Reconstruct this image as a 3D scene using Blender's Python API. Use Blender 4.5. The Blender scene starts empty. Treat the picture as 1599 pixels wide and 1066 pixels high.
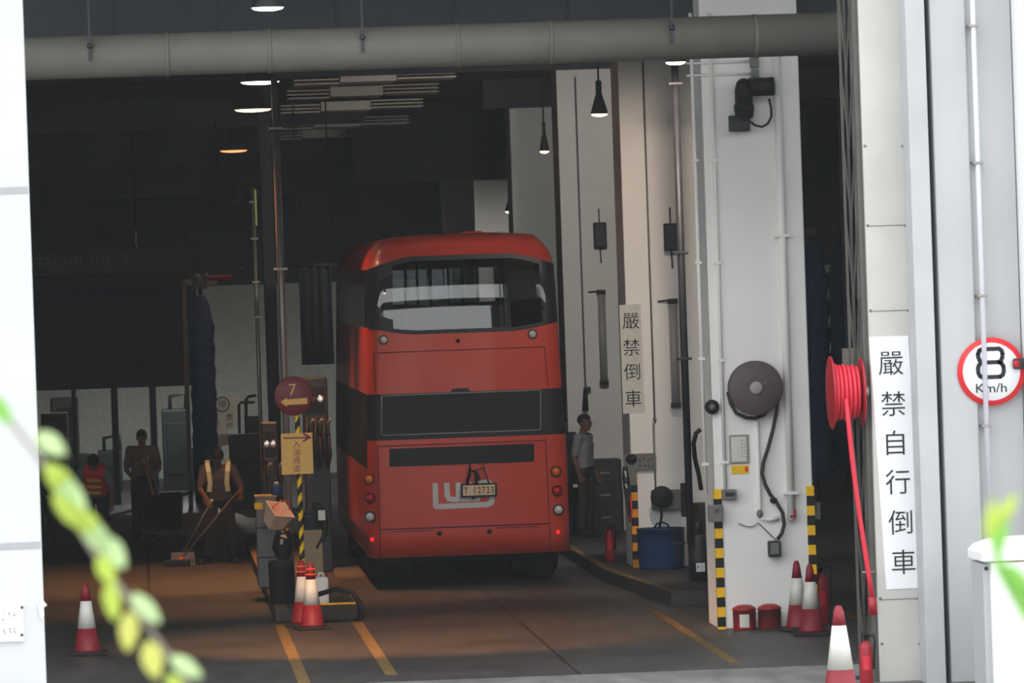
import bpy, bmesh, math, random
from mathutils import Vector, Matrix, Euler
random.seed(7)
SC = bpy.context.scene
COL = SC.collection
PI = math.pi

# ------------------------------------------------------------------ camera
W_PX, H_PX, F_PX = 1599.0, 1066.0, 8820.0
CAM = Vector((0, 0, 3.85))
A_YAW, A_PITCH, A_ROLL = math.atan(580 / F_PX), math.atan(103 / F_PX), 0.034
_r0 = Vector((math.cos(A_YAW), -math.sin(A_YAW), 0))
_f0 = Vector((math.sin(A_YAW), math.cos(A_YAW), 0))
FWD = (_f0 * math.cos(A_PITCH) - Vector((0, 0, 1)) * math.sin(A_PITCH)).normalized()
_u0 = _r0.cross(FWD)
RGT = _r0 * math.cos(A_ROLL) - _u0 * math.sin(A_ROLL)
UPV = _r0 * math.sin(A_ROLL) + _u0 * math.cos(A_ROLL)
cd = bpy.data.cameras.new('camera')
cam = bpy.data.objects.new('camera', cd)
COL.objects.link(cam)
cam.matrix_world = Matrix(((RGT.x, UPV.x, -FWD.x, CAM.x), (RGT.y, UPV.y, -FWD.y, CAM.y),
                           (RGT.z, UPV.z, -FWD.z, CAM.z), (0, 0, 0, 1)))
cd.sensor_width = 36.0
cd.sensor_fit = 'HORIZONTAL'
cd.lens = 36.0 * F_PX / W_PX
cd.clip_start, cd.clip_end = 0.5, 500
cd.dof.use_dof = True
cd.dof.focus_distance = 66.0
cd.dof.aperture_fstop = 5.6
SC.camera = cam

# ------------------------------------------------------------------ light and exposure
SC.view_settings.view_transform = 'Standard'
SC.view_settings.look = 'None'
SC.view_settings.gamma = 1.0
SC.view_settings.use_curve_mapping = False
SC.view_settings.exposure = 1.3
SKY = 1.15
PENDANT_W = 420.0
HAZE = 0.00052
w = bpy.data.worlds.new('overcast')
SC.world = w
w.use_nodes = True
nt = w.node_tree
nt.nodes.clear()
_o = nt.nodes.new('ShaderNodeOutputWorld')
_b = nt.nodes.new('ShaderNodeBackground')
_tc = nt.nodes.new('ShaderNodeTexCoord')
_sx = nt.nodes.new('ShaderNodeSeparateXYZ')
_rp = nt.nodes.new('ShaderNodeValToRGB')
_nz = nt.nodes.new('ShaderNodeTexNoise')
_nz.inputs['Scale'].default_value = 14.0
_nr = nt.nodes.new('ShaderNodeValToRGB')
_nr.color_ramp.elements[0].position, _nr.color_ramp.elements[0].color = 0.44, (0.05, 0.10, 0.05, 1)
_nr.color_ramp.elements[1].position, _nr.color_ramp.elements[1].color = 0.56, (0.74, 0.78, 0.78, 1)
_mx = nt.nodes.new('ShaderNodeMixRGB')
_rp.color_ramp.elements[0].position, _rp.color_ramp.elements[0].color = 0.05, (0, 0, 0, 1)
_rp.color_ramp.elements[1].position, _rp.color_ramp.elements[1].color = 0.10, (1, 1, 1, 1)
_mx.inputs[2].default_value = (0.95, 0.975, 1.0, 1)
nt.links.new(_tc.outputs['Generated'], _sx.inputs[0])
nt.links.new(_sx.outputs['Z'], _rp.inputs[0])
nt.links.new(_tc.outputs['Generated'], _nz.inputs['Vector'])
nt.links.new(_nz.outputs[0], _nr.inputs[0])
nt.links.new(_nr.outputs[0], _mx.inputs[1])
nt.links.new(_rp.outputs[0], _mx.inputs[0])
nt.links.new(_mx.outputs[0], _b.inputs[0])
_b.inputs[1].default_value = SKY
nt.links.new(_b.outputs[0], _o.inputs[0])
cy = SC.cycles
cy.max_bounces, cy.diffuse_bounces, cy.glossy_bounces = 8, 5, 3
cy.transparent_max_bounces, cy.transmission_bounces = 10, 4
cy.sample_clamp_indirect = 4.0
cy.caustics_reflective = cy.caustics_refractive = False


# ------------------------------------------------------------------ photo geometry helpers (directions from the camera)
def ray(px, py):
    return (FWD + RGT * ((px - 799.5) / F_PX) + UPV * ((533.0 - py) / F_PX)).normalized()


def at(px, py, Y):
    d = ray(px, py)
    return CAM + d * (Y / d.y)


def gnd(px, py, z=0.0):
    d = ray(px, py)
    return CAM + d * ((z - CAM.z) / d.z)


def lin(c):
    c = c / 255.0
    return c / 12.92 if c <= 0.04045 else ((c + 0.055) / 1.055) ** 2.4


# ------------------------------------------------------------------ materials
def M(name, rgb, rough=0.6, metal=0.0, var=0.12, scale=6.0, spec=0.4, emit=None, es=0.0, coat=0.0):
    m = bpy.data.materials.new(name)
    m.use_nodes = True
    n = m.node_tree.nodes
    p = n['Principled BSDF']
    c = [lin(v) for v in rgb]
    if var > 0:
        tc = n.new('ShaderNodeTexCoord')
        nz = n.new('ShaderNodeTexNoise')
        nz.inputs['Scale'].default_value = scale
        nz.inputs['Detail'].default_value = 5
        rp = n.new('ShaderNodeValToRGB')
        rp.color_ramp.elements[0].position = 0.3
        rp.color_ramp.elements[1].position = 0.7
        rp.color_ramp.elements[0].color = [v * (1 - var) for v in c] + [1]
        rp.color_ramp.elements[1].color = [min(1, v * (1 + var)) for v in c] + [1]
        L = m.node_tree.links
        L.new(tc.outputs['Object'], nz.inputs['Vector'])
        L.new(nz.outputs[0], rp.inputs[0])
        L.new(rp.outputs[0], p.inputs['Base Color'])
    else:
        p.inputs['Base Color'].default_value = c + [1]
    p.inputs['Roughness'].default_value = rough
    p.inputs['Metallic'].default_value = metal
    p.inputs['Specular IOR Level'].default_value = spec
    p.inputs['Coat Weight'].default_value = coat
    if emit:
        p.inputs['Emission Color'].default_value = [lin(v) for v in emit] + [1]
        p.inputs['Emission Strength'].default_value = es
    return m


def floor_mat(name, rgb, joint=True, rough=0.5):
    m = M(name, rgb, rough=rough, var=0.0)
    n, L = m.node_tree.nodes, m.node_tree.links
    p = n['Principled BSDF']
    tc = n.new('ShaderNodeTexCoord')
    n1 = n.new('ShaderNodeTexNoise')
    n1.inputs['Scale'].default_value = 0.55
    n1.inputs['Detail'].default_value = 6
    mp = n.new('ShaderNodeMapping')
    mp.inputs['Scale'].default_value = (2.0, 0.35, 1)
    n2 = n.new('ShaderNodeTexNoise')
    n2.inputs['Scale'].default_value = 2.2
    n2.inputs['Detail'].default_value = 8
    c = [lin(v) for v in rgb]
    r1 = n.new('ShaderNodeValToRGB')
    r1.color_ramp.elements[0].position, r1.color_ramp.elements[1].position = 0.32, 0.68
    r1.color_ramp.elements[0].color = [v * 0.72 for v in c] + [1]
    r1.color_ramp.elements[1].color = [v * 1.18 for v in c] + [1]
    r2 = n.new('ShaderNodeValToRGB')
    r2.color_ramp.elements[0].position, r2.color_ramp.elements[1].position = 0.35, 0.6
    r2.color_ramp.elements[0].color = (0.66, 0.65, 0.64, 1)
    r2.color_ramp.elements[1].color = (1, 1, 1, 1)
    mx = n.new('ShaderNodeMixRGB')
    mx.blend_type = 'MULTIPLY'
    mx.inputs[0].default_value = 0.8
    L.new(tc.outputs['Object'], n1.inputs['Vector'])
    L.new(tc.outputs['Object'], mp.inputs['Vector'])
    L.new(mp.outputs[0], n2.inputs['Vector'])
    L.new(n1.outputs[0], r1.inputs[0])
    L.new(n2.outputs[0], r2.inputs[0])
    L.new(r1.outputs[0], mx.inputs[1])
    L.new(r2.outputs[0], mx.inputs[2])
    out = mx.outputs[0]
    if joint:
        br = n.new('ShaderNodeTexBrick')
        br.offset = 0.0
        br.inputs['Color1'].default_value = br.inputs['Color2'].default_value = (1, 1, 1, 1)
        br.inputs['Mortar'].default_value = (0.35, 0.34, 0.33, 1)
        br.inputs['Scale'].default_value = 1.0
        br.inputs['Mortar Size'].default_value = 0.018
        br.inputs['Brick Width'].default_value = 4.1
        br.inputs['Row Height'].default_value = 3.3
        m2 = n.new('ShaderNodeMixRGB')
        m2.blend_type = 'MULTIPLY'
        m2.inputs[0].default_value = 1.0
        L.new(tc.outputs['Object'], br.inputs['Vector'])
        L.new(out, m2.inputs[1])
        L.new(br.outputs[0], m2.inputs[2])
        out = m2.outputs[0]
    L.new(out, p.inputs['Base Color'])
    return m


def glass_mat(name, tint, clear):
    m = bpy.data.materials.new(name)
    m.use_nodes = True
    n, L = m.node_tree.nodes, m.node_tree.links
    n.clear()
    o = n.new('ShaderNodeOutputMaterial')
    t = n.new('ShaderNodeBsdfTransparent')
    t.inputs[0].default_value = (clear, clear, clear * 1.03, 1)
    g = n.new('ShaderNodeBsdfGlossy')
    g.inputs['Roughness'].default_value = 0.02
    g.inputs[0].default_value = (tint, tint, tint, 1)
    fr = n.new('ShaderNodeFresnel')
    fr.inputs[0].default_value = 1.5
    mx = n.new('ShaderNodeMixShader')
    ad = n.new('ShaderNodeMath')
    ad.operation = 'ADD'
    ad.inputs[1].default_value = 0.03
    L.new(fr.outputs[0], ad.inputs[0])
    L.new(ad.outputs[0], mx.inputs[0])
    L.new(t.outputs[0], mx.inputs[1])
    L.new(g.outputs[0], mx.inputs[2])
    L.new(mx.outputs[0], o.inputs[0])
    return m


def leaf_mat(name, rgb):
    m = M(name, rgb, rough=0.45, var=0.18, scale=9)
    n, L = m.node_tree.nodes, m.node_tree.links
    p = n['Principled BSDF']
    t = n.new('ShaderNodeBsdfTranslucent')
    t.inputs[0].default_value = [lin(v) for v in rgb] + [1]
    mx = n.new('ShaderNodeMixShader')
    mx.inputs[0].default_value = 0.45
    L.new(p.outputs[0], mx.inputs[1])
    L.new(t.outputs[0], mx.inputs[2])
    L.new(mx.outputs[0], n['Material Output'].inputs[0])
    return m


X = {}
X['white_wall'] = M('white_wall', (194, 196, 198), 0.8, var=0.04, scale=0.8)
X['white_enamel'] = M('white_enamel', (246, 246, 245), 0.45, var=0.02)
X['wall_joint'] = M('wall_joint', (160, 162, 166), 0.8, var=0.08, scale=3)
X['grey_wall'] = M('grey_wall', (178, 180, 182), 0.7, var=0.05, scale=0.9)
X['grey_flange'] = M('grey_flange', (176, 177, 180), 0.6, var=0.06, scale=2)
X['cream_clad'] = M('cream_clad', (190, 189, 184), 0.5, var=0.08, scale=1.6)
X['column'] = M('column_paint', (238, 237, 233), 0.6, var=0.05, scale=1.0)
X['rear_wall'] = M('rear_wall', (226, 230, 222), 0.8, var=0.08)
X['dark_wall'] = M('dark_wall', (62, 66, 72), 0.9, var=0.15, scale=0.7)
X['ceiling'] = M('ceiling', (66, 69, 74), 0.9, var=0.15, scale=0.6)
X['duct'] = M('duct_metal', (104, 101, 95), 0.6, var=0.08, scale=3)
X['dark_metal'] = M('dark_metal', (52, 54, 58), 0.5, 0.3, var=0.15)
X['black'] = M('black_plastic', (24, 25, 28), 0.55, var=0.1, spec=0.25)
X['lattice_grey'] = M('lattice_grey', (92, 90, 86), 0.6, 0.2, var=0.1)
X['charcoal'] = M('charcoal', (44, 46, 50), 0.6, var=0.12)
X['mid_grey'] = M('mid_grey', (112, 113, 112), 0.6, var=0.1)
X['baffle'] = M('baffle', (232, 222, 210), 0.8, var=0.05)
X['steel'] = M('steel', (150, 145, 140), 0.4, 0.5, var=0.1)
X['hub_grey'] = M('hub_grey', (158, 156, 154), 0.6, var=0.1)
X['conduit'] = M('conduit', (206, 203, 214), 0.5, var=0.02)
X['chrome'] = M('chrome', (210, 210, 212), 0.2, 0.9, var=0)
X['bus_red'] = M('bus_red', (177, 61, 47), 0.35, var=0.03, scale=0.8, spec=0.25, coat=0.12)
X['bus_black'] = M('bus_black', (27, 29, 33), 0.45, var=0.05, spec=0.25)
X['seam'] = M('seam', (70, 24, 20), 0.7, var=0)
X['side_glass'] = M('side_glass', (22, 22, 24), 0.12, var=0)
X['glass'] = glass_mat('bus_glass', 1.0, 0.62)
X['logo_silver'] = M('logo_silver', (178, 178, 176), 0.5, var=0.03)
X['amber'] = M('amber_lens', (205, 105, 35), 0.25, var=0)
X['red_lens'] = M('red_lens', (170, 22, 34), 0.2, var=0)
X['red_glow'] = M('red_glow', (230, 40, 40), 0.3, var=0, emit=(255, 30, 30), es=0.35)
X['clear_lens'] = M('clear_lens', (190, 190, 190), 0.2, var=0)
X['plate'] = M('plate', (196, 178, 150), 0.5, var=0.1, scale=20)
X['plate_ink'] = M('plate_ink', (110, 60, 30), 0.6, var=0)
X['tyre'] = M('tyre', (24, 24, 25), 0.9, var=0.1)
X['cone_red'] = M('cone_red', (126, 24, 38), 0.5, var=0.08)
X['cone_orange'] = M('cone_orange', (235, 90, 30), 0.5, var=0.05)
X['reflective'] = M('reflective_white', (208, 208, 200), 0.4, var=0.07, scale=10)
X['rubber'] = M('rubber', (30, 30, 31), 0.8, var=0.1)
X['yellow'] = M('hazard_yellow', (240, 190, 20), 0.6, var=0.1)
X['hazard_orange'] = M('hazard_orange', (240, 160, 20), 0.6, var=0.1)
X['faded_yellow'] = M('faded_yellow', (112, 90, 48), 0.8, var=0.35, scale=8)
X['tan_sign'] = M('tan_sign', (226, 174, 92), 0.6, var=0.04)
X['maroon'] = M('maroon_sign', (112, 30, 36), 0.45, var=0.05)
X['maroon_ink'] = M('maroon_ink', (120, 24, 58), 0.6, var=0)
X['ink'] = M('ink', (30, 32, 38), 0.6, var=0)
X['beam_ink'] = M('beam_ink', (84, 82, 80), 0.7, var=0)
X['grey_ink'] = M('grey_ink', (96, 98, 100), 0.6, var=0)
X['paper'] = M('paper', (238, 240, 243), 0.6, var=0.02)
X['sign_red'] = M('sign_red', (222, 46, 52), 0.45, var=0.04)
X['reel_red'] = M('reel_red', (206, 44, 62), 0.4, var=0.06)
X['ext_red'] = M('extinguisher_red', (148, 24, 36), 0.3, var=0.05)
X['bucket_red'] = M('bucket_red', (158, 36, 40), 0.4, var=0.15)
X['reel_brown'] = M('reel_brown', (88, 76, 76), 0.6, var=0.08)
X['blue_plastic'] = M('blue_plastic', (28, 60, 106), 0.5, var=0.12)
X['brush_blue'] = M('brush_blue', (26, 50, 98), 0.9, var=0.35, scale=18)
X['navy'] = M('navy', (34, 38, 52), 0.8, var=0.15)
X['tarp'] = M('tarp', (40, 44, 50), 0.8, var=0.1)
X['skin'] = M('skin', (150, 104, 82), 0.55, var=0.05)
X['skin_dark'] = M('skin_dark', (112, 78, 62), 0.55, var=0.05)
X['hair'] = M('hair', (24, 22, 22), 0.7, var=0.1)
X['eye'] = M('eye', (20, 18, 18), 0.3, var=0)
X['shirt_grey'] = M('shirt_grey', (132, 132, 136), 0.85, var=0.08)
X['shirt_taupe'] = M('shirt_taupe', (96, 84, 78), 0.85, var=0.08)
X['shirt_brown'] = M('shirt_brown', (120, 96, 74), 0.85, var=0.08)
X['trousers'] = M('trousers', (26, 27, 32), 0.85, var=0.1)
X['vest_red'] = M('vest_red', (236, 56, 44), 0.6, var=0.05)
X['vest_yellow'] = M('vest_yellow', (250, 226, 40), 0.5, var=0.03)
X['vest_lime'] = M('vest_lime', (214, 226, 110), 0.5, var=0.05)
X['vest_silver'] = M('vest_silver', (235, 238, 228), 0.35, var=0.03)
X['broom_dark'] = M('broom_dark', (84, 76, 70), 0.6, var=0.1)
X['wood'] = M('wood', (170, 130, 90), 0.7, var=0.15)
X['beige'] = M('beige_plastic', (250, 214, 180), 0.6, var=0.06)
X['cardboard'] = M('cardboard', (150, 128, 98), 0.8, var=0.1)
X['jerry'] = M('jerrycan_plastic', (222, 212, 204), 0.5, var=0.05)
X['leaf_lime'] = leaf_mat('leaf_lime', (166, 186, 80))
X['leaf_pale'] = leaf_mat('leaf_pale', (176, 200, 146))
X['leaf_yellow'] = leaf_mat('leaf_yellow', (188, 190, 100))
X['leaf_green'] = leaf_mat('leaf_green', (126, 180, 84))
X['twig'] = M('twig', (140, 132, 124), 0.8, var=0.1)
X['pink'] = M('pink_print', (240, 206, 204), 0.7, var=0.05)
X['lamp_white'] = M('lamp_white', (255, 250, 240), 0.4, var=0, emit=(255, 246, 228), es=5)
X['lamp_warm'] = M('lamp_warm', (255, 230, 170), 0.4, var=0, emit=(255, 226, 150), es=3)
X['lamp_orange'] = M('lamp_orange', (255, 180, 120), 0.4, var=0, emit=(255, 150, 90), es=0.9)
X['lamp_green'] = M('lamp_green', (230, 255, 210), 0.4, var=0, emit=(228, 255, 200), es=2.2)
X['lamp_shade'] = M('lamp_shade', (70, 72, 74), 0.5, 0.3, var=0.05)
X['highlight_green'] = M('highlight_green', (150, 158, 96), 0.4, var=0, emit=(190, 196, 110), es=0.08)
X['tube_grey'] = M('tube_grey', (156, 157, 156), 0.35, var=0.05)
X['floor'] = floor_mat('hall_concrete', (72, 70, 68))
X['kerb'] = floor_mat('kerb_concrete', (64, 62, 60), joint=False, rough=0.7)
X['road'] = floor_mat('pale_bounce_road', (206, 206, 202), joint=False, rough=0.8)
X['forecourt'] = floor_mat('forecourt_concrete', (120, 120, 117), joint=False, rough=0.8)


# ------------------------------------------------------------------ object helpers
ORG = {}


def link(o):
    COL.objects.link(o)
    return o


def thing(name, label, cat, loc, group=None):
    o = link(bpy.data.objects.new(name, None))
    o.empty_display_size = 0.1
    o.location = loc
    o['label'], o['category'] = label, cat
    if group:
        o['group'] = group
    ORG[o.name] = Vector(loc)
    return o


def tag(o, label, cat, group=None, kind=None):
    o['label'], o['category'] = label, cat
    if group:
        o['group'] = group
    if kind:
        o['kind'] = kind
    return o


class B:
    def __init__(s):
        s.bm = bmesh.new()
        s.mi = 0

    def faces_of(s, vs, smooth=False):
        fs = {f for v in vs for f in v.link_faces}
        for f in fs:
            f.material_index = s.mi
            f.smooth = smooth
        return fs

    def box(s, x0, x1, y0, y1, z0, z1, bev=0.0, M4=None):
        r = bmesh.ops.create_cube(s.bm, size=1)
        vs = r['verts']
        for v in vs:
            v.co = Vector((x0 + (v.co.x + .5) * (x1 - x0), y0 + (v.co.y + .5) * (y1 - y0), z0 + (v.co.z + .5) * (z1 - z0)))
        s.faces_of(vs)
        if bev > 0:
            es = list({e for v in vs for e in v.link_edges})
            mi = s.mi
            rr = bmesh.ops.bevel(s.bm, geom=es, offset=bev, segments=2, affect='EDGES', profile=0.5)
            for f in rr['faces']:
                f.material_index = mi
            vs = list({v for f in rr['faces'] for v in f.verts} | {v for v in vs if v.is_valid})
        if M4 is not None:
            for v in vs:
                v.co = M4 @ v.co
        return s

    def obox(s, c, ax, ay, az, hx, hy, hz):
        """box about centre c with axes"""
        Mx = Matrix((( ax.x, ay.x, az.x, c.x), (ax.y, ay.y, az.y, c.y), (ax.z, ay.z, az.z, c.z), (0, 0, 0, 1)))
        return s.box(-hx, hx, -hy, hy, -hz, hz, 0, Mx)

    def ring_loft(s, rings, closed=True, cap0=True, cap1=True, smooth=True):
        vr = [[s.bm.verts.new(p) for p in r] for r in rings]
        n = len(rings[0])
        for a, b in zip(vr[:-1], vr[1:]):
            for i in range(n if closed else n - 1):
                j = (i + 1) % n
                try:
                    f = s.bm.faces.new((a[i], a[j], b[j], b[i]))
                    f.material_index, f.smooth = s.mi, smooth
                except ValueError:
                    pass
        for c, k in ((cap0, 0), (cap1, -1)):
            if c and n > 2 and closed:
                vv = vr[k] if k else vr[0][::-1]
                f = s.bm.faces.new(vv)
                f.material_index = s.mi
        return s

    def cone(s, p0, p1, r0, r1, seg=20, caps=True, smooth=True):
        p0, p1 = Vector(p0), Vector(p1)
        d = (p1 - p0).normalized()
        a = d.orthogonal().normalized()
        b = d.cross(a)
        rings = []
        for p, r in ((p0, r0), (p1, r1)):
            rings.append([p + (a * math.cos(t) + b * math.sin(t)) * max(r, 1e-4) for t in [2 * PI * i / seg for i in range(seg)]])
        return s.ring_loft(rings, True, caps, caps, smooth)

    def lathe(s, c, prof, seg=24, axis='z'):
        """prof: (radius, height) from one end to the other; axis z or y or x"""
        c = Vector(c)
        rings = []
        for r, h in prof:
            rg = []
            for i in range(seg):
                t = 2 * PI * i / seg
                u, v = max(r, 1e-4) * math.cos(t), max(r, 1e-4) * math.sin(t)
                p = {'z': Vector((u, v, h)), 'y': Vector((u, h, -v)), 'x': Vector((h, u, v))}[axis]
                rg.append(c + p)
            rings.append(rg)
        return s.ring_loft(rings)

    def tube(s, pts, r, seg=8, rs=None):
        pts = [Vector(p) for p in pts]
        n = len(pts)
        rings = []
        up = None
        for i, p in enumerate(pts):
            d = (pts[min(i + 1, n - 1)] - pts[max(i - 1, 0)]).normalized()
            if up is None:
                a = d.orthogonal().normalized()
            else:
                a = (up - d * up.dot(d)).normalized()
            up = a
            b = d.cross(a)
            rr = rs[i] if rs else r
            rings.append([p + (a * math.cos(2 * PI * k / seg) + b * math.sin(2 * PI * k / seg)) * rr for k in range(seg)])
        return s.ring_loft(rings)

    def ball(s, c, rx, ry=None, rz=None, seg=16):
        ry, rz = ry or rx, rz or rx
        r = bmesh.ops.create_uvsphere(s.bm, u_segments=seg, v_segments=max(8, seg // 2), radius=1)
        for v in r['verts']:
            v.co = Vector((c[0] + v.co.x * rx, c[1] + v.co.y * ry, c[2] + v.co.z * rz))
        s.faces_of(r['verts'], True)
        return s

    def prism(s, poly, y0, y1):
        """poly: (x, z) list, extruded in y"""
        n = len(poly)
        a = [s.bm.verts.new((x, y0, z)) for x, z in poly]
        b = [s.bm.verts.new((x, y1, z)) for x, z in poly]
        fs = [s.bm.faces.new(a), s.bm.faces.new(b[::-1])]
        for i in range(n):
            j = (i + 1) % n
            fs.append(s.bm.faces.new((a[j], a[i], b[i], b[j])))
        for f in fs:
            f.material_index = s.mi
        return s

    def build(s, name, mats, parent=None, smooth_angle=None):
        me = bpy.data.meshes.new(name)
        bmesh.ops.recalc_face_normals(s.bm, faces=s.bm.faces[:])
        if parent is not None:
            org = ORG[parent.name]
            for v in s.bm.verts:
                v.co -= org
        s.bm.to_mesh(me)
        s.bm.free()
        for m in (mats if isinstance(mats, (list, tuple)) else [mats]):
            me.materials.append(m)
        o = link(bpy.data.objects.new(name, me))
        if parent is not None:
            o.parent = parent
            ORG[o.name] = ORG[parent.name]
        return o


def solo(b, name, mats, label, cat, group=None, loc=None, kind=None):
    """a thing that is a single mesh; origin at loc"""
    loc = Vector(loc) if loc is not None else Vector((0, 0, 0))
    for v in b.bm.verts:
        v.co -= loc
    o = b.build(name, mats)
    o.location = loc
    ORG[o.name] = loc
    return tag(o, label, cat, group, kind)


def struct(b, name, mats, loc=(0, 0, 0), label=None, cat=None):
    loc = Vector(loc)
    for v in b.bm.verts:
        v.co -= loc
    o = b.build(name, mats)
    o.location = loc
    o['kind'] = 'structure'
    if label:
        o['label'], o['category'] = label, cat
    ORG[o.name] = loc
    return o


def dup(root, loc, label=None, group=None):
    r = link(root.copy())
    r.location = loc
    if label:
        r['label'] = label
    if group:
        r['group'] = group
    ORG[r.name] = Vector(loc)
    for ch in root.children:
        c = link(ch.copy())
        c.parent = r
        for g in ch.children:
            d = link(g.copy())
            d.parent = c
    return r


def ensure_text_mesh(ch, thin=0.0):
    cu = bpy.data.curves.new('glyph', 'FONT')
    cu.body = ch
    cu.size = 1.0
    cu.offset = thin
    cu.resolution_u = 3
    o = link(bpy.data.objects.new('glyph', cu))
    dg = bpy.context.evaluated_depsgraph_get()
    me = bpy.data.meshes.new_from_object(o.evaluated_get(dg))
    bpy.data.objects.remove(o)
    return me


def glyph(b, ch, c, size, thin=0.0, sx=1.0, depth=0.002, M3=None):
    """adds character(s) facing -Y, centred on c"""
    me = ensure_text_mesh(ch, thin)
    xs = [v.co.x for v in me.vertices]
    ys = [v.co.y for v in me.vertices]
    cx, cyy = (min(xs) + max(xs)) / 2, (min(ys) + max(ys)) / 2
    c = Vector(c)
    vs = []
    for v in me.vertices:
        p = Vector(((v.co.x - cx) * size * sx, 0, (v.co.y - cyy) * size))
        if M3 is not None:
            p = M3 @ p
        vs.append(b.bm.verts.new(c + p))
    for pl in me.polygons:
        try:
            f = b.bm.faces.new([vs[i] for i in pl.vertices])
            f.material_index = b.mi
        except ValueError:
            pass
    bpy.data.meshes.remove(me)


def smudges(b, x0, x1, z0, z1, Y, nx, nz, rnd):
    """rows of illegible little marks on a flat face"""
    cw, chh = (x1 - x0) / nx, (z1 - z0) / nz
    for i in range(nx):
        for j in range(nz):
            for k in range(4):
                ax = x0 + (i + rnd.uniform(.15, .5)) * cw
                az = z0 + (j + rnd.uniform(.15, .6)) * chh
                if rnd.random() < .5:
                    b.box(ax, ax + cw * rnd.uniform(.2, .35), Y - .002, Y, az, az + chh * .1)
                else:
                    b.box(ax, ax + cw * .1, Y - .002, Y, az, az + chh * rnd.uniform(.2, .3))


# ================================================================== THE SETTING
YE = 54.1                       # entrance line
CEIL = 7.0
YR = 114.0
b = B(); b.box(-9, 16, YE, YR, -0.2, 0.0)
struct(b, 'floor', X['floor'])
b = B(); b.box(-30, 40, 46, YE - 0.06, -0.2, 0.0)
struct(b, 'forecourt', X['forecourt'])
b = B(); b.box(-40, 50, -40, 46, -0.2, 0.0)  # unseen ground, made pale to bounce light onto walls and columns
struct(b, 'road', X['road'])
b = B(); b.box(-30, 40, YE - 0.06, YE, -0.2, -0.03)
struct(b, 'trim_gate_slot', X['black'])
b = B(); b.box(-9, 16, 60.6, YR, CEIL, CEIL + 0.3); b.box(-9, 16, YE, 60.6, 8.2, 8.5); b.box(-9, 16, 60.6, 60.72, CEIL, 8.5)  # front bay raised out of view to admit more sky light
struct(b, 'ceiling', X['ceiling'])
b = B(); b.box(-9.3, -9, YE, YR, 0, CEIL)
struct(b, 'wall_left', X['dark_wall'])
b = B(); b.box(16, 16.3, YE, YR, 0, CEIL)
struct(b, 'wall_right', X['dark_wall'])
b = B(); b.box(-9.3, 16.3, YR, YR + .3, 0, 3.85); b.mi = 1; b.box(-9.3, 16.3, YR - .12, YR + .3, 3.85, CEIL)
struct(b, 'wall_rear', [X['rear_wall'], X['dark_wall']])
b = B()
b.box(-9.3, 16.3, YE, YE + .4, 8.2, 9.5)
b.box(7.6, 16.3, YE, YE + .4, 0, CEIL)  # unseen wall, added to keep the far bay dark
struct(b, 'wall_front', X['grey_wall'])
# the white gate wall nearer the road
xw = (at(52, 533, 42)).x
b = B(); b.box(-9, xw, 42, 42.5, 0, 9)
struct(b, 'wall_outer', X['white_wall'])
b = B()
for py in (297, 852):
    z = at(20, py, 42).z
    b.box(-3, xw + .003, 41.994, 42, z - .025, z + .025)
struct(b, 'trim_outer_wall_joints', X['wall_joint'])
b = B()
p = at(66, 945, 42)
b.prism([(p.x - .01, p.z + .06), (p.x + .035, p.z - .0), (p.x + .005, p.z - .015), (p.x + .012, p.z - .07), (p.x - .01, p.z - .09)], 41.98, 42.0)
b.prism([(p.x - .03, p.z + .02), (p.x + .008, p.z - .05), (p.x - .0, p.z - .11), (p.x - .02, p.z - .07)], 41.97, 41.99)
solo(b, 'torn_tape', X['paper'], 'torn end of pale tape curling off the edge of the white gate wall', 'tape', loc=(p.x, 41.99, p.z))
pa, pb = at(-20, 945, 41.98), at(37, 1000, 41.98)
t = thing('wall_plaque', 'white plaque with faint characters screwed to the white gate wall', 'sign', (pb.x, 42, pb.z))
b = B(); b.box(pa.x, pb.x, 41.97, 42, pb.z, pa.z); b.build('plate', X['paper'], t)
b = B(); smudges(b, at(2, 960, 42).x, at(28, 960, 42).x, pb.z + .04, pa.z - .04, 41.97, 3, 2, random.Random(3)); b.build('lettering', X['grey_ink'], t)
for py in (948, 991):
    q = at(34, py, 41.97)
    b = B(); b.lathe((q.x, 41.97, q.z), [(.0, -.008), (.012, -.008), (.012, 0)], 10, 'y'); b.build('screw', X['charcoal'], t)

# entrance pillar and grey frame at the other side
def vx(px, Y, py=533):
    return at(px, py, Y).x


YP = 51.5
b = B(); b.box(vx(1357.5, YP), vx(1430, YP), YP, YP + .08, 0, 7.4, .01)
struct(b, 'trim_entrance_pillar', X['cream_clad'], label='cream clad pillar beside the depot entrance', cat='pillar')
b = B(); b.box(vx(1349.5, YP), vx(1428, YP), YP + .09, YP + .2, 0, 7.4)
struct(b, 'trim_pillar_steel', X['lattice_grey'])
b = B()
for py in (352, 485, 1005, 228, 934):
    for px0 in (1361, 1420):
        q = at(px0 + (py - 533) * .034, py, YP)
        b.ball((q.x, YP, q.z), .014, .006, .014, 8)
for py in (352, 485, 935):
    q = at(1392 + (py - 533) * .034, py, YP)
    b.box(vx(1359, YP), vx(1424, YP), YP - .003, YP, q.z - .004, q.z + .004)
struct(b, 'trim_pillar_seams', X['mid_grey'])
b = B(); b.box(vx(1427, 51.2), vx(1457, 51.2), 51.06, 52.0, 0, 7.4, .006)
struct(b, 'trim_grey_flange', X['grey_flange'])
b = B(); b.box(vx(1458, 51.5), vx(1466, 51.5), 51.6, 51.9, 0, 7.4)
struct(b, 'trim_dark_gap', X['black'])
xg0, xg1 = vx(1466.5, 51.2), vx(1594, 51.2)
b = B(); b.box(xg0, xg1, 51.2, 51.7, 0, 7.4, .004); b.box(xg0, vx(1522, 51.2), 51.13, 51.2, 0, 7.4, .012)
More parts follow.
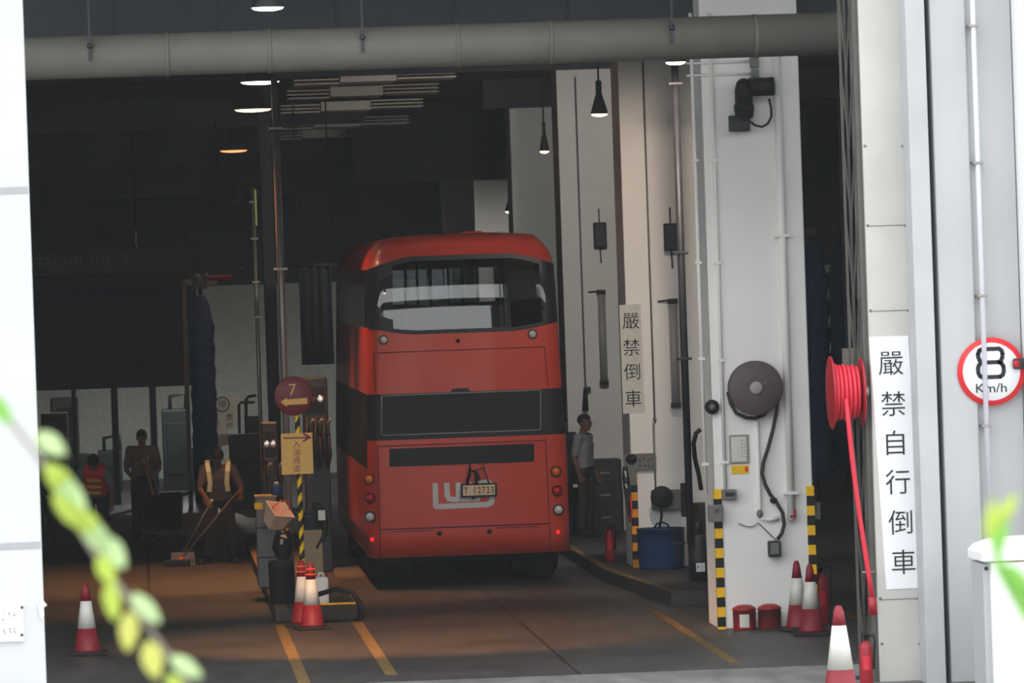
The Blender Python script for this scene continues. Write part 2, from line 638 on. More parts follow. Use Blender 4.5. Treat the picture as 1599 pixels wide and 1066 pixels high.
struct(b, 'trim_grey_frame', X['grey_wall'])
b = B(); b.box(xg1 + .01, 10, 50.4, 51.3, 0, 8.5, .01)
struct(b, 'wall_side', X['white_enamel'])
b = B()
q0, q1 = at(1592, -30, 50.39), at(1640, 95, 50.39)
b.box(q0.x + .03, q1.x, 50.37, 50.4, q1.z, q0.z)
solo(b, 'poster', X['pink'], 'pale pink poster high on the white wall past the grey frame', 'poster', loc=(q0.x, 50.4, q1.z))
# conduit on the grey frame
pts = [at(1519, -20, 51.05), at(1549, 830, 51.05)]
xc = (pts[0].x + pts[1].x) / 2 - .012
t = thing('conduit_pipe', 'thin pale grey conduit running down the grey frame across the speed sign', 'pipe', (xc, 51.05, 0))
b = B(); b.tube([(xc, 51.05, 7.3), (xc, 51.05, pts[1].z)], .024, 10); b.build('pipe', X['conduit'], t)
for py in (40, 254, 462, 665):
    z = at(1530, py, 51.05).z
    b = B(); b.box(xc - .045, xc + .045, 51.02, 51.2, z - .012, z + .012, .004); b.build('clip', X['steel'], t)

# --------------------------------------------------------------- columns
SP = 10.3
YA = 60.0
col_x = 6.06
ends = {}


def column(k, Y, top, pink=False):
    x0, x1 = col_x, col_x + 1.05
    bb = B()
    bb.box(x0, x1, Y, Y + 1.1, 0, top, .015)
    return struct(bb, 'column', X['column'], (x0, Y, 0),
                  ['white square column nearest the entrance with hose reel on it', 'pinkish white square column behind the blue drum',
                   'grey white square column behind the standing man', 'pale square column beyond the bus roof, third behind the entrance column',
                   'pale square column seen just above the bus roof', 'dim square column farthest along the row'][k], 'column')


for k in range(6):
    column(k, YA + SP * k, CEIL)
# transverse dark beams that cut off the tops of the far columns
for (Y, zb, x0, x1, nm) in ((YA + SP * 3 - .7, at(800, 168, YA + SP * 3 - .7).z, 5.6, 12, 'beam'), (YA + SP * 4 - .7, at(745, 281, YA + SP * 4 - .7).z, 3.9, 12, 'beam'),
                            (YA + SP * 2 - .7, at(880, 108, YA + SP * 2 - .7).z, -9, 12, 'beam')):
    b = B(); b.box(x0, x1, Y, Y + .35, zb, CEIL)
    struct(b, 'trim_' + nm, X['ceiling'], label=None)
# dark header panel at the first column row with faint seams
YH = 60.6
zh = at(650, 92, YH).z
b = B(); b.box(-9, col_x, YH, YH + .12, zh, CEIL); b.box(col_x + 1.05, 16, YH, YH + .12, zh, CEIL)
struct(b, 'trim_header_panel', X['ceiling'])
b = B()
for px in (178, 341, 526, 711, 886):
    x = vx(px, YH, 30)
    b.box(x - .02, x + .02, YH - .02, YH, zh, CEIL)
struct(b, 'trim_header_ribs', X['charcoal'])

# platform by the columns, with a chamfered corner and yellow nosing
pl = 0.15
Y0 = 64.6
c1 = gnd(990, 945)
b = B()
poly = [(5.66, 70.0), (5.98, Y0), (7.3, Y0), (7.3, 100.0), (5.66, 100.0)]
vs0 = [b.bm.verts.new((x, y, 0)) for x, y in poly]
vs1 = [b.bm.verts.new((x, y, pl)) for x, y in poly]
b.bm.faces.new(vs1)
for i in range(5):
    j = (i + 1) % 5
    b.bm.faces.new((vs0[i], vs0[j], vs1[j], vs1[i]))
struct(b, 'trim_platform', X['kerb'])
b = B()
def strip(bb, pts, wdt, z, h=.004):
    for (ax, ay), (bx, by) in zip(pts[:-1], pts[1:]):
        d = Vector((bx - ax, by - ay, 0)); L = d.length; d.normalize()
        nrm = Vector((-d.y, d.x, 0))
        bb.obox(Vector(((ax + bx) / 2, (ay + by) / 2, z + h / 2)), d, nrm, Vector((0, 0, 1)), L / 2, wdt / 2, h / 2)
strip(b, [(5.72, 84), (5.72, 70.05), (6.04, Y0 + .06), (6.96, Y0 + .06)], .09, pl)
struct(b, 'trim_platform_nosing', X['faded_yellow'])
# painted floor lines
b = B()
strip(b, [(1.46, YE + .2), (1.46, 63.7)], .12, 0, .003)
strip(b, [(2.33, YE + .9), (2.33, 63.7)], .12, 0, .003)
strip(b, [(5.68, YE + .7), (5.70, 64.4)], .10, 0, .003)
q0, q1 = gnd(1300, 948), gnd(1372, 982)
strip(b, [(q0.x, q0.y), (q1.x, q1.y)], .12, 0, .003)
struct(b, 'trim_floor_lines', X['faded_yellow'])

# fuel island kerb
IX0, IX1, IY0 = 1.42, 2.36, 63.9
b = B(); b.box(IX0, IX1, IY0 + .3, 84, 0, .15, .02)
struct(b, 'trim_island', X['kerb'])
b = B(); b.box(IX0, IX0 + .14, IY0 + .32, 84, .15, .154)
struct(b, 'trim_island_edge', X['faded_yellow'])

# --------------------------------------------------------------- duct under the header
YD = 57.0
zd = at(675, 72, YD).z
xa, xb = -2.2, vx(1313, YD, 60)
t = thing('ventilation_duct', 'long round grey duct crossing high above the depot entrance', 'duct', (xa, YD, zd))
b = B(); b.cone((xa, YD, zd), (xb, YD, zd), .215, .215, 40, True); b.build('pipe', X['duct'], t)
for px in (260, 420, 715, 860, 1180):
    x = vx(px, YD, 70)
    b = B(); b.lathe((x, YD, zd), [(.214, -.02), (.222, -.02), (.222, .02), (.214, .02)], 40, 'x'); b.build('joint_band', X['duct'], t)
for px in (140, 565, 1047):
    x = vx(px, YD, 70)
    b = B(); b.box(x - .015, x + .015, YD - .235, YD - .20, zd - .05, zd + .18); b.box(x - .01, x + .01, YD - .24, YD - .2, zd + .1, CEIL)
    b.ball((x, YD - .235, zd + .1), .03); b.build('hanger', X['dark_metal'], t)

# --------------------------------------------------------------- pendant lamps


def pendant(px, py, Y, dia, matk, label, light=None, energy=0.0, cone=150, aim=(0, 0)):
    p = at(px, py, Y)
    r = dia / 2
    t = thing('pendant_lamp', label, 'lamp', (p.x, p.y, p.z), 'pendant lamps of the hall')
    bb = B()
    bb.lathe((p.x, p.y, p.z), [(r, 0), (r * 1.02, .015), (r * .8, .10), (r * .42, .24), (r * .36, .26), (r * .36, .42), (r * .1, .44)], 28)
    bb.build('lamp_shade', X['lamp_shade'], t)
    bb = B()
    bb.lathe((p.x, p.y, p.z), [(0, -.035), (r * .5, -.03), (r * .85, -.018), (r * .97, -.0), (r * .97, .004)], 28)
    bb.build('diffuser', X[matk], t)
    bb = B()
    bb.tube([(p.x, p.y, p.z + .43), (p.x, p.y, max(CEIL, p.z + .45))], .012, 8)
    bb.build('stem', X['dark_metal'], t)
    if light:
        ld = bpy.data.lights.new('pendant_light', 'SPOT')
        ld.energy, ld.color = energy, light
        ld.spot_size, ld.spot_blend, ld.shadow_soft_size = math.radians(cone), 0.6, r * .8
        lo = link(bpy.data.objects.new('pendant_light', ld))
        lo.parent = t
        lo.location = (0, 0, -.06)
        lo.rotation_euler = (aim[0], aim[1], 0)
    return t


ORANGE, WARM, WHITE = (1, .42, .14), (1, .80, .66), (1, .95, .88)
LEFTWARD = (0, math.radians(24))
pendant(418, 12, 58.0, .34, 'lamp_white', 'small white glowing pendant lamp hanging above the round duct', ORANGE, PENDANT_W * 3.6, 56, (math.radians(20), math.radians(-11)))
pendant(406, 128, 71.0, .50, 'lamp_white', 'wide white glowing pendant lamp just under the round duct beside the tall pipe', ORANGE, PENDANT_W * 1.6, 92, (0, math.radians(9)))
pendant(395, 171, 75.0, .50, 'lamp_warm', 'yellow glowing pendant lamp under the white one', ORANGE, PENDANT_W * 2.4, 80, (0, math.radians(16)))
pendant(365, 235, 96.0, .48, 'lamp_orange', 'dim orange pendant lamp under the yellow one', ORANGE, PENDANT_W * .15, 110)
pendant(367, 313, 108.0, .34, 'lamp_shade', 'unlit dark pendant lamp below the dim orange one')
pendant(292, 402, 106.0, .24, 'lamp_green', 'tiny greenish white lamp over the red pipe valve', (.95, 1, .93), PENDANT_W * .55, 172)
pendant(1055, 97, 65.0, .24, 'lamp_white', 'small white pendant lamp beside the top of the entrance column', WARM, PENDANT_W * .75, 84, (math.radians(52), 0))
pendant(936, 178, 72.4, .22, 'lamp_warm', 'small pendant lamp half hidden behind the pinkish column', WHITE, PENDANT_W * .78, 100, (math.radians(60), 0))
pendant(850, 236, 82.6, .14, 'lamp_warm', 'tiny pendant lamp peeking from behind the grey white column', WHITE, PENDANT_W * .3, 110, (math.radians(60), 0))
pendant(800, 330, 93.4, .24, 'lamp_white', 'unseen pendant lamp added between the far columns to brighten them', WHITE, PENDANT_W * .9, 80, (math.radians(58), 0))  # unseen lamp, added to brighten the far column

# hanging baffles under the ceiling
rows = [(575, 119, 80), (557, 142, 85.3), (540, 165, 91), (527, 191, 97.5), (507, 208, 103)]
for i, (px, py, Y) in enumerate(rows):
    p = at(px, py, Y)
    t = thing('ceiling_baffle', ['front row of pale ceiling baffles, topmost under the duct', 'second row of pale ceiling baffles down from the duct',
              'middle row of the five pale ceiling baffles', 'fourth row of pale ceiling baffles down from the duct',
              'lowest and dimmest row of the pale ceiling baffles'][i], 'baffle', (p.x, Y, p.z), 'ceiling baffles')
    bb = B(); bb.box(p.x - .40, p.x + .40, Y, Y + 1.2, p.z - .075, p.z + .075, .01); bb.build('panel', X['baffle'], t)
    for sd in (-1, 1):
        bb = B()
        for k in range(3):
            x0, x1 = p.x + sd * .41, p.x + sd * (1.05 - .0 * k + (.2 if sd > 0 else 0))
            zz = p.z - .06 + k * .055 + (.02 if sd > 0 else -.02)
            bb.box(min(x0, x1), max(x0, x1), Y + .05, Y + 1.1, zz - .011, zz + .011)
        bb.build('slat_panel', X['baffle'], t)
    bb = B(); bb.box(p.x - .01, p.x + .01, Y + .5, Y + .52, p.z + .07, CEIL); bb.box(p.x - 1, p.x + 1.2, Y + .5, Y + .53, p.z + .07, p.z + .09); bb.build('hanger', X['dark_metal'], t)

# ================================================================== THE BUS
BY, BL, BXC = 70.0, 11.3, 4.005
bus = thing('double_decker_bus', 'red double decker bus seen from behind, parked in the depot lane', 'bus', (BXC, BY, 0))


def hw(z):
    return 1.25 if z < 1.6 else 1.25 - .085 * min(1, (z - 1.6) / 2.3)


def yrear(z):
    return BY + (0 if z < 1.9 else .02 * (z - 1.9) if z < 3.1 else .024 + .05 * (z - 3.1) + .06 * (z - 3.1) ** 2)


NR = 8
def outline(z, inset=0.0, rr=.20):
    """closed outline at height z: list of (x, y, tag s) beginning front-left, down the left side, across the rear, up the right side, across the front"""
    h = hw(z) - inset
    y0 = yrear(z) + inset
    y1 = BY + BL - inset
    pts = []
    for i in range(13):
        pts.append((BXC - h, y1 - .1 - (y1 - .1 - y0 - rr) * i / 12))
    for i in range(1, NR):
        a = PI / 2 * i / NR
        pts.append((BXC - h + rr - rr * math.cos(a), y0 + rr - rr * math.sin(a)))
    for i in range(17):
        u = -1 + 2 * i / 16
        pts.append((BXC + u * (h - rr), y0 - .04 * (1 - u * u)))
    for i in range(1, NR):
        a = PI / 2 * (1 - i / NR)
        pts.append((BXC + h - rr + rr * math.cos(a), y0 + rr - rr * math.sin(a)))
    for i in range(13):
        pts.append((BXC + h, y0 + rr + (y1 - .1 - y0 - rr) * i / 12))
    for i in range(1, 6):
        pts.append((BXC + h - (2 * h) * i / 6, y1))
    return pts


N_OUT = len(outline(1))
def rear_u(k):
    """how far column k is from the rear centre, 0 centre 1 corner, >1 along the side"""
    x = outline(1.0)[k][0]
    return abs(x - BXC) / 1.25


def on_rear(k):
    return 13 <= k < 13 + NR - 1 + 17 + NR - 1


def win_bottom(k):
    u = rear_u(k)
    return 3.16 + (.10 * max(0, (u - .5) / .5) ** 1.5 if on_rear(k) else .10)


def win_top(k):
    u = rear_u(k)
    return 4.13 - (.15 * max(0, (u - .5) / .5) ** 1.5 if on_rear(k) else .15)


def skin(zf0, zf1, n, mats, name, parent, cap0=False, cap1=False, mfun=None):
    """surface strip of the body between heights zf0(k) and zf1(k)"""
    bb = B()
    grid = []
    for j in range(n + 1):
        row = []
        for k in range(N_OUT):
            z = zf0(k) + (zf1(k) - zf0(k)) * j / n
            x, y = outline(z)[k]
            row.append(bb.bm.verts.new((x, y, z)))
        grid.append(row)
    for j in range(n):
        for k in range(N_OUT):
            k2 = (k + 1) % N_OUT
            f = bb.bm.faces.new((grid[j][k], grid[j][k2], grid[j + 1][k2], grid[j + 1][k]))
            f.smooth = True
            if mfun:
                f.material_index = mfun(k, j)
    if cap0:
        bb.bm.faces.new(grid[0])
    if cap1:
        bb.bm.faces.new(grid[-1])
    return bb.build(name, mats, parent)


K = lambda v: (lambda k: v)
Z1, Z2 = at(725, 683, BY).z, at(725, 611, BY).z          # black louvre band
body = skin(K(.40), K(1.5), 4, [X['bus_red']], 'lower_body', bus, True)
side = lambda k, j: 0 if (on_rear(k)) else 1
skin(K(1.5), K(Z1), 2, [X['bus_red'], X['bus_black']], 'middle_body', bus, False, False, side)
band = skin(K(Z1), K(Z2), 2, [X['bus_black']], 'louvre_band', bus)
side2 = lambda k, j: 0
skin(K(Z2), win_bottom, 4, [X['bus_red']], 'upper_body', bus)
bb = B(); bb.prism([(BXC - 1.17, 2.93), (BXC + 1.17, 2.93), (BXC + 1.17, 2.98), (BXC - 1.17, 2.98)], BY + .25, BY + BL - .1); bb.build('deck_floor', X['bus_black'], bus)
skin(win_bottom, win_top, 4, [X['glass'], X['side_glass']], 'upper_window', bus, False, False, lambda k, j: 0 if on_rear(k) or k > N_OUT - 7 else 1)
# dark border frit round the rear glass and pillars along the sides
def col_pt(k, z, off=.006):
    x, y = outline(z, -off)[k]
    return Vector((x, y, z))
ks = list(range(13, 13 + NR - 1 + 17 + NR - 1))
def border(rng, fa, fb):
    bb = B()
    rings = [[bb.bm.verts.new(col_pt(k, fa(k))), bb.bm.verts.new(col_pt(k, fb(k)))] if 0 else (bb.bm.verts.new(col_pt(k, fa(k))), bb.bm.verts.new(col_pt(k, fb(k)))) for k in rng]
    for (a0, a1), (b0, b1) in zip(rings[:-1], rings[1:]):
        bb.bm.faces.new((a0, b0, b1, a1))
    bb.build('window_border', X['bus_black'], bus)
border(ks, win_bottom, lambda k: win_bottom(k) + .05)
border(ks, lambda k: win_top(k) - .06, win_top)
border(range(13, 13 + NR + 1), win_bottom, win_top)
border(range(13 + NR - 1 + 16, 13 + NR - 1 + 17 + NR - 1), win_bottom, win_top)
# domed roof
bb = B()
prof = [(None, 0), (.012, .07), (.04, .13), (.10, .185), (.20, .222), (.36, .25), (.6, .268), (.9, .277)]
rings = []
for ins, dz in prof:
    rg = []
    for k in range(N_OUT):
        zt = win_top(k)
        if ins is None:
            x, y = outline(zt)[k]
            z = zt
        else:
            x, y = outline(4.0, ins, max(.2, ins + .12))[k]
            y += (.10 if k < N_OUT - 5 and y < BY + 3 else 0) * (1 if y < BY + 1.2 else 0)
            f = min(1, ins / .2)
            z = (zt + dz) * (1 - f) + (4.13 + dz) * f
        rg.append((x, y, z))
    rings.append(rg)
bb.ring_loft(rings, True, False, True)
roof = bb.build('roof', X['bus_red'], bus)
q = at(737, 362, BY + 1.2)
bb = B(); bb.box(q.x - .12, q.x + .12, BY + 1.0, BY + 1.6, 4.36, 4.425, .02); bb.build('roof_hatch', X['bus_red'], bus)

YRR = BY - .045     # rear skin at centre
def rp(px, py, dy=0.0):
    """point on the rear of the bus"""
    p = at(px, py, BY)
    z = p.z
    u = max(-1, min(1, (p.x - BXC) / 1.0))
    y = yrear(z) - .04 * (1 - u * u) - dy
    return at(px, py, y)


def rquad(bb, pxy, dy=.006, th=.02):
    """a plate on the rear through photo corners (tl, tr, br, bl)"""
    (x0, y0), (x1, y1), (x2, y2), (x3, y3) = pxy
    n = max(1, int(max(abs(x1 - x0), abs(x2 - x3)) / 18))
    rings = []
    for i in range(n + 1):
        f = i / n
        a = rp(x0 + (x1 - x0) * f, y0 + (y1 - y0) * f, dy)
        c = rp(x3 + (x2 - x3) * f, y3 + (y2 - y3) * f, dy)
        o = Vector((0, th, 0))
        rings.append([a, c, c + o, a + o])
    bb.ring_loft(rings, True, True, True, False)


def rline(bb, p0, p1, wpx=1.6, dy=.005):
    n = 8
    pts = [rp(p0[0] + (p1[0] - p0[0]) * i / n, p0[1] + (p1[1] - p0[1]) * i / n, dy) for i in range(n + 1)]
    bb.tube(pts, wpx / 126 / 2, 6)


# engine louvre
bb = B()
SL = -.0365
lx0, lx1, ly0, ly1 = 597, 842, 617, 672
def Lp(x, y):
    return (x, y + SL * (x - 720) + SL * 0)
yc0, yc1 = 614.5, 674.5
rquad(bb, [Lp(597, yc0), Lp(843, yc0), Lp(843, yc1), Lp(597, yc1)], .012)
gl = bb.build('louvre_grille', X['black'], bus)
bb = B()
n = 11
for i in range(n):
    y = yc0 + 3 + (yc1 - yc0 - 6) * i / (n - 1)
    rquad(bb, [Lp(600, y - 1), Lp(840, y - 1), Lp(840, y + 1.2), Lp(600, y + 1.2)], .024, .012)
bb.build('slat', X['black'], gl)
bb = B()
rline(bb, Lp(596, yc0 - 1), Lp(844, yc0 - 1), 2.6, .022); rline(bb, Lp(596, yc1 + 1), Lp(844, yc1 + 1), 2.6, .022)
rline(bb, Lp(596, yc0 - 1), Lp(596, yc1 + 1), 2.2, .022); rline(bb, Lp(844, yc0 - 1), Lp(844, yc1 + 1), 2.2, .022)
bb.build('frame', X['mid_grey'], gl)
bb = B(); rquad(bb, [Lp(706, 606), Lp(731, 606), Lp(734, 612), Lp(703, 612)], .02, .03); bb.build('panel_handle', X['bus_black'], bus)
bb = B(); rquad(bb, [Lp(608, 696.5), Lp(834, 696.5), Lp(834, 724.5), Lp(608, 724.5)], .008)
lg = bb.build('lower_grille', X['black'], bus)
bb = B()
for i in range(6):
    y = 699 + 4.6 * i
    rquad(bb, [Lp(610, y), Lp(832, y), Lp(832, y + 1.6), Lp(610, y + 1.6)], .02, .012)
bb.build('slat', X['black'], lg)
# seams of the hatches
bb = B()
rline(bb, Lp(583, 546), Lp(851, 546), 1.3); rline(bb, (583, 551), (586, 611), 1.3); rline(bb, (850, 541), (856, 602), 1.3)
rline(bb, Lp(590, 692), Lp(852, 692), 1.4); rline(bb, (590, 694), (594, 871), 1.4); rline(bb, (852, 684), (860, 862), 1.4)
rline(bb, Lp(594, 822), Lp(857, 822), 1.8)
rline(bb, Lp(610, 826), Lp(675, 826), 1.2); rline(bb, Lp(775, 826), Lp(840, 826), 1.2)
bb.build('panel_seam', X['seam'], bus)
# lamps
def lens(px, py, rpx, matk, name, rim=True, bulge=.03):
    p = rp(px, py, .0)
    r = rpx / 126
    if rim:
        bb = B(); bb.lathe(p, [(r * 1.25, .03), (r * 1.25, -.012), (r * 1.0, -.02), (r * .98, .02)], 24, 'y')
        par = bb.build(name + '_rim', X['black'], bus)
    else:
        par = bus
    bb = B(); bb.lathe(p, [(0, -bulge - .01), (r * .5, -bulge), (r * .85, -bulge * .5), (r, -.004), (r, .03)], 20, 'y')
    return bb.build(name, X[matk], par)


for (a, c, y0, y1) in ((576, 868, 748, 736), (577, 870, 777, 766), (577.5, 872, 806.5, 795.5)):
    mk = {748: 'amber', 777: 'red_lens', 806.5: 'clear_lens'}[y0]
    nm = {748: 'indicator_lamp', 777: 'brake_lamp', 806.5: 'reversing_lamp'}[y0]
    lens(a, y0, 7, mk, nm); lens(c, y1, 7, mk, nm)
lens(581, 842, 3.2, 'red_glow', 'rear_reflector', False, .01); lens(871.5, 830.5, 3.2, 'red_glow', 'rear_reflector', False, .01)  # reflectors' red shine put in as faint emission
lens(599, 530.5, 6, 'clear_lens', 'upper_lamp'); lens(831.5, 521.5, 6, 'clear_lens', 'upper_lamp')
lens(715, 532, 3.4, 'black', 'rear_camera', False, .03)
lens(686.5, 832.5, 4.0, 'black', 'towing_eye_cover', False, .012); lens(764.5, 829.5, 4.0, 'black', 'towing_eye_cover', False, .012)
# fleet emblem: bar letters
bb = B()
def ribbon(pts, wpx):
    P = [Vector((x, y)) for x, y in pts]
    for i in range(len(P) - 1):
        d = (P[i + 1] - P[i]); L = d.length; d.normalize(); nn = Vector((-d.y, d.x)) * (wpx / 2)
        a0 = P[i] - d * (0 if i == 0 else wpx * .18); a1 = P[i + 1] + d * (0 if i == len(P) - 2 else wpx * .18)
        rquad(bb, [tuple(a0 + nn), tuple(a1 + nn), tuple(a1 - nn), tuple(a0 - nn)], .007 + .0003 * (i % 3), .012)
ribbon([(679.5, 754), (680.5, 791), (760, 787.5), (766, 785.5), (768.5, 781), (768, 762)], 8.5)
ribbon([(697.5, 753.5), (698.5, 773), (701, 778), (706, 779.6), (750, 777.5)], 8.5)
ribbon([(715.5, 753), (716.5, 779)], 8.5)
ribbon([(733, 752.5), (734, 778)], 8.5)
ribbon([(742, 752.5), (762, 751.5), (767, 755), (768, 762)], 6)
bb.build('emblem', X['logo_silver'], bus)
# hanging trade plate with its wires
pl_t = thing('trade_plate', 'small framed number plate hung on wires over the silver emblem', 'number plate', rp(748, 764, .06))
def rbox(bb, x0, x1, y0, y1, dy, th):
    rquad(bb, [(x0, y0 - SL * 0 + SL * (x0 - 748)), (x1, y0 + SL * (x1 - 748)), (x1, y1 + SL * (x1 - 748)), (x0, y1 + SL * (x0 - 748))], dy, th)
bb = B(); rbox(bb, 720, 776, 754.5, 775.5, .05, .03); bb.build('frame', X['black'], pl_t)
bb = B(); rbox(bb, 723, 773, 757, 773, .058, .02); bb.build('plate', X['plate'], pl_t)
bb = B()
for i, ch in enumerate('T 12723'):
    if ch != ' ':
        x = 727.5 + i * 6.9
        glyph(bb, ch, rp(x, 765 + SL * (x - 748), .063), .115, .012, .8)
bb.build('lettering', X['plate_ink'], pl_t)
bb = B()
bb.tube([rp(734, 731, .05), rp(733, 742, .06), rp(730, 750, .06), rp(731, 756, .06)], .018, 6)
bb.tube([rp(737, 735, .05), rp(744, 737, .06), rp(748, 743, .06), rp(749, 750, .05)], .012, 6)
bb.tube([rp(741, 735, .05), rp(744, 742, .05), rp(744, 756, .06)], .016, 6)
bb.tube([rp(736, 735, .05), rp(747, 733, .05), rp(755, 729, .04), rp(754, 724, .03)], .007, 6)
bb.tube([rp(755, 729, .05), rp(759, 742, .06), rp(764, 756, .06)], .009, 6)
bb.tube([rp(734, 731, .05), rp(734, 724, .03)], .009, 6)
bb.tube([rp(739, 775, .05), rp(739, 779, .05)], .016, 6)
bb.build('wire', X['black'], pl_t)
# wheels, chassis
bb = B(); bb.box(BXC - 1.1, BXC + 1.1, BY + 1.6, BY + BL - .3, .24, .42); bb.build('chassis', X['black'], bus)
for yy in (2.1, 3.4, 8.6):
    for sd in (-1, 1):
        bb = B(); bb.lathe((BXC + sd * .93, BY + yy, .5), [(.2, -.28), (.40, -.28), (.485, -.22), (.5, -.15), (.5, .15), (.485, .22), (.40, .28), (.2, .28)], 36, 'x')
        bb.build('wheel', X['tyre'], bus)
# upper deck seats and handrails
seat = None
for r in range(5):
    for c in (-.92, -.48, .48, .92):
        yy = BY + 1.7 + r * 1.7
        xx = BXC + c
        bb = B(); bb.box(xx - .20, xx + .20, yy, yy + .10, 2.98, 3.50, .03); bb.box(xx - .2, xx + .2, yy + .1, yy + .5, 2.98, 3.12, .02)
        bb.build('seat', X['navy'], bus)
    if r % 2 == 0:
        for c in (-.3, .3):
            bb = B(); bb.tube([(BXC + c, BY + 1.75 + r * 1.7, 2.98), (BXC + c, BY + 1.75 + r * 1.7, 4.3)], .018, 8)
            bb.build('handrail', X['dark_metal'], bus)

# ================================================================== ENTRANCE COLUMN EQUIPMENT
YC = YA - .004              # just off the front face
def onA(px, py, d=0.0):
    return at(px, py, YC - d)


# hose drum
c = onA(1177, 605)
t = thing('hose_reel', 'round brown hose reel with grey hub on the entrance column', 'hose reel', (c.x, YC, c.z))
bb = B(); bb.lathe((c.x, YC, c.z), [(.24, -.03), (.27, -.03), (.288, -.05), (.29, -.21), (.275, -.225), (.06, -.235), (0, -.235)], 48, 'y'); bb.build('drum', X['reel_brown'], t)
bb = B(); bb.lathe((c.x, YC, c.z), [(.07, -.234), (.07, -.25), (.05, -.262), (0, -.262)], 28, 'y'); bb.build('hub', X['hub_grey'], t)
q = onA(1194, 597.5, .23)
bb = B(); bb.ball((q.x, q.y, q.z), .012); bb.build('bolt', X['steel'], t)
bb = B(); bb.box(c.x - .05, c.x + .05, YC - .04, YC, c.z - .2, c.z + .2); bb.build('bracket', X['steel'], t)
hp = [(1137, 612), (1141, 630), (1150, 645), (1165, 652), (1178, 653), (1192, 648), (1203, 636)]
bb = B(); bb.tube([onA(x, y, .07) for x, y in hp], .02, 10)
hp2 = [(1213.5, 610), (1213, 640), (1207, 670), (1199, 700), (1192, 722), (1190, 740), (1195, 757), (1203, 772), (1213, 785), (1222, 800), (1224.5, 818), (1221, 832), (1214, 842)]
bb.tube([onA(x, y, .07) for x, y in hp2], .021, 10); bb.build('hose', X['charcoal'], t)
q = onA(1208, 781, .07)
bb = B(); bb.ball((q.x, q.y, q.z), .042, .04, .035); bb.build('hose_clamp', X['black'], t)
a, d = onA(1198, 844), onA(1218, 868)
bb = B(); bb.box(a.x, d.x, YC - .12, YC, d.z, a.z, .012); bb.build('hose_box', X['charcoal'], t)
bb = B(); bb.box(a.x + .02, d.x - .02, YC - .126, YC - .11, d.z + .03, a.z - .02, .004); bb.build('cover', X['mid_grey'], t)

# gear motor of the roller shutter at the top
q = onA(1160, 165)
t = thing('gear_motor', 'dark gear motor with looped cable high on the entrance column', 'motor', (q.x, YC, q.z))
def boxA(bb, x0, y0, x1, y1, d0, d1, bev=.01):
    p0, p1 = onA(x0, y0), onA(x1, y1)
    bb.box(min(p0.x, p1.x), max(p0.x, p1.x), YC - d1, YC - d0, min(p0.z, p1.z), max(p0.z, p1.z), bev)
bb = B(); p0, p1 = onA(1158, 140), onA(1160, 190)
bb.lathe((p0.x, YC - .18, 0), [(.03, p1.z - .0), (.06, p1.z + .02), (.10, p1.z + .05), (.10, p1.z + .10), (.108, p1.z + .10), (.108, p1.z + .18), (.095, p1.z + .18), (.095, p1.z + .33), (.07, p1.z + .42), (.03, p1.z + .455)], 28)
bb.build('gearbox', X['black'], t)
bb = B(); c0, c1 = onA(1166, 137), onA(1205, 137)
bb.cone((c0.x, YC - .18, c0.z), (c1.x, YC - .18, c0.z), .098, .098, 28); bb.cone((c1.x - .03, YC - .18, c0.z), (c1.x + .005, YC - .18, c0.z), .104, .09, 28); bb.build('motor_body', X['black'], t)
bb = B(); boxA(bb, 1137, 181, 1169, 205, 0, .16, .01); bb.build('limit_box', X['charcoal'], t)
bb = B(); boxA(bb, 1170, 90, 1184, 106, 0, .10); boxA(bb, 1172, 109, 1184, 124, 0, .10); bb.build('junction_box', X['mid_grey'], t)
bb = B(); bb.tube([onA(x, y, .15) for x, y in ((1201, 154), (1204, 168), (1204.5, 182), (1199, 193), (1190, 198), (1180, 196), (1171, 190), (1166, 180))], .013, 8); bb.build('cable', X['black'], t)
bb = B()
for y in (97, 116):
    bb.tube([onA(1072, y + 2, .02), onA(1172, y - 1, .02)], .012, 8)
bb.build('cable_conduit', X['column'], t)

def vpipe(px, y0, y1, Y, r, matk, label, name='wall_pipe', extra=(), foot=None):
    """vertical pipe, px given at the middle height"""
    ym = (y0 + y1) / 2
    p = at(px, ym, Y)
    zt, zb = at(px, y0, Y).z, at(px, y1, Y).z if foot is None else foot
    t = thing(name, label, 'pipe', (p.x, Y, zb))
    bb = B(); bb.tube([(p.x, Y, zt), (p.x, Y, zb)], r, 10); bb.build('pipe', X[matk], t)
    for e in extra:
        z = at(px, e, Y).z
        bb = B(); bb.box(p.x - r * 1.9, p.x + r * 1.9, Y - r * 1.1, Y + r * 1.2, z - .015, z + .015, .004); bb.build('clip', X[matk], t)
    return t


vpipe(1090, 20, 770, YC - .022, .02, 'column', 'thin white conduit down the entrance column past the small round bell', extra=(250, 410, 560, 725))
vpipe(1120, 20, 763, YC - .022, .02, 'column', 'thin white conduit down the entrance column ending at the grey switch', extra=(250, 410, 563, 722))
vpipe(1224, 85, 812, YC - .045, .042, 'column', 'thick white water pipe down the far edge of the entrance column', extra=(368, 770))
q0, q1 = onA(1182, 655), onA(1184, 800)
t = thing('reel_feed_pipe', 'white feed pipe running from hose reel down to a floor-level elbow', 'pipe', (q0.x, YC, q1.z))
bb = B(); xx = (q0.x + q1.x) / 2
bb.tube([(xx, YC - .03, q0.z - .02), (xx, YC - .03, q1.z), (xx + .03, YC - .03, q1.z - .06), (xx + .1, YC - .03, q1.z - .08), (onA(1216, 812).x, YC - .03, q1.z - .06)], .024, 10); bb.build('pipe', X['column'], t)
q = onA(1182, 802, .05)
bb = B(); bb.ball((xx, YC - .05, q.z), .035, .03, .045); bb.build('valve', X['mid_grey'], t)
